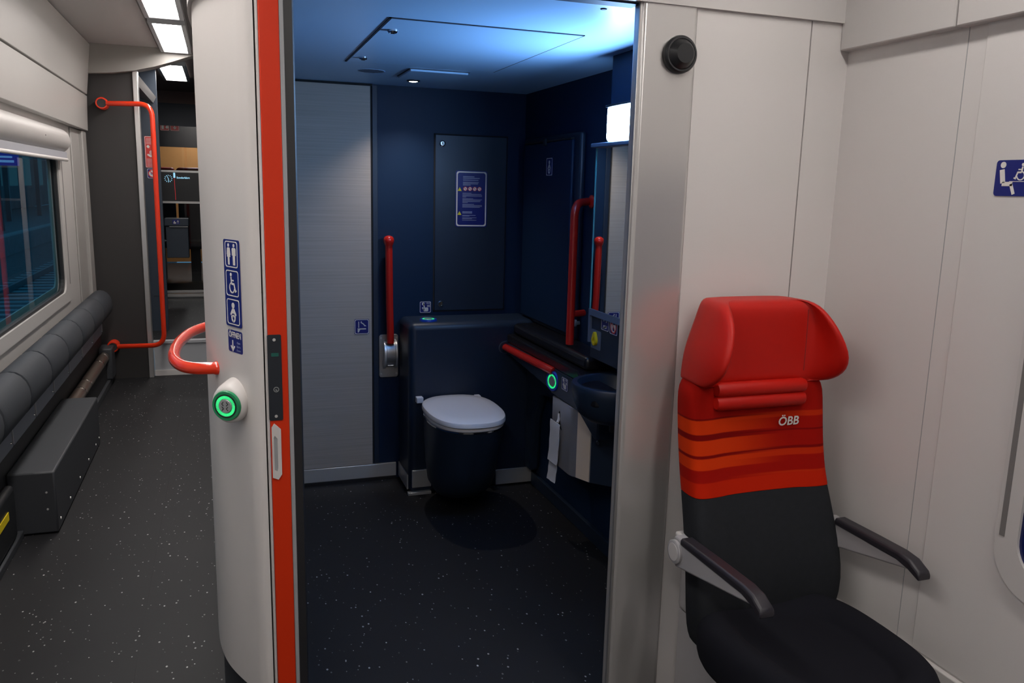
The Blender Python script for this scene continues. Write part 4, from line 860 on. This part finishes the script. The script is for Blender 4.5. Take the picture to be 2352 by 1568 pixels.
# ================================================================= OUTSIDE THE LEFT WINDOW
m_ball = mat('ballast', (.06, .10, .12), .9, bump=1, bscale=8, vary=.5, vscale=6)
struct(MB().box(-60, -1.6, -5, 90, -1.25, -1.15).build('ground', m_ball))
tr = thing('railway_track', (-4.0, 20, -1.15), 'railway track with pale sleepers outside the corridor window', 'track')
m_slp = mat('sleeper', (.16, .26, .30), .7, vary=.3); m_steelr = mat('rail_steel', (.10, .15, .18), .3, .7)
msl = MB().box(-1.3, 1.3, -.13, .13, -.1, 0); sl0 = None
for i in range(40):
    y = 7+i*.62
    if sl0 is None: sl0 = msl.build('sleeper', m_slp, tr); o = sl0
    else: o = sl0.copy(); COL.objects.link(o)
    o.location = (0, 0, 0); o.matrix_parent_inverse = Matrix(); o.location = (0, y-20, .1)
for x in (-.75, .75): MB().box(-4+x-.035, -4+x+.035, 5, 40, -1.05, -.9).build('rail', m_steelr, tr)
pf = thing('platform', (-9, 20, -1.15), 'low dark platform with pale edge beyond the outside track', 'platform')
MB().box(-12.9, -7.2, 5, 80, -1.15, -.5).build('slab', mat('platform_slab', (.10, .17, .20), .9, vary=.3), pf); MB().box(-7.5, -7.2, 5, 80, -.5, -.45).build('edge', mat('platform_edge', (.18, .30, .34), .8), pf)
m_bld = mat('dark_station_building', (.07, .12, .14), .8, vary=.4, vscale=1)
bl2 = thing('station_building', (-14, 40, -1), 'dark station building outside the corridor window', 'building')
MB().box(-22, -13, 22, 90, -.5, 5.5).build('wall', m_bld, bl2); MB().box(-22, -9.5, 22, 90, 5.0, 5.3).build('canopy', m_bld, bl2)
for i in range(12): MB().box(-13.02, -12.98, 24+i*4.2, 26.4+i*4.2, 1.0, 3.0).build('window', emis('far_window', (.10, .40, .48), .10, (.02, .05, .06)) if i == 0 else bpy.data.materials['far_window'], bl2)
for i in range(9): MB().box(-9.7, -9.5, 24+i*7, 24.2+i*7, -.499, 5.0).build('canopy_post', m_bld, bl2)
ssn = thing('station_name_sign', (-8.0, 39, 2.2), 'blue illuminated platform name sign outside the corridor window', 'sign')
MB().box(-8.6, -7.2, 36, 36.1, 2.0, 2.5).build('board', emis('blue_board', (.01, .03, .45), .35, (.01, .02, .3)), ssn)
f = Frame((-7.9, 35.99, 2.24), (1, 0, 0)); lines(ssn, f, [(-.5, .5, .08, .07), (-.6, .55, -.08, .09)], emis('board_text', (.3, .45, 1), .5), 'lettering')
MB().box(-7.95, -7.85, 36.02, 36.08, -.449, 2.0).build('pole', m_bld, ssn)
pst = thing('pane_reflection', (-6.2, 24, -1.15), 'grey and red strips standing in for reflections in the corridor window', 'grey_reflection')  # grey and red uprights imitate interior reflections in the window pane
MB().box(-6.36, -6.24, 18.6, 18.75, -1.15, 5).build('grey_reflection', m_lgrey, pst)
MB().box(-6.58, -6.37, 18.62, 18.72, -1.15, 5).build('red_reflection', mat('dim_red', (.35, .015, .02), .6), pst)
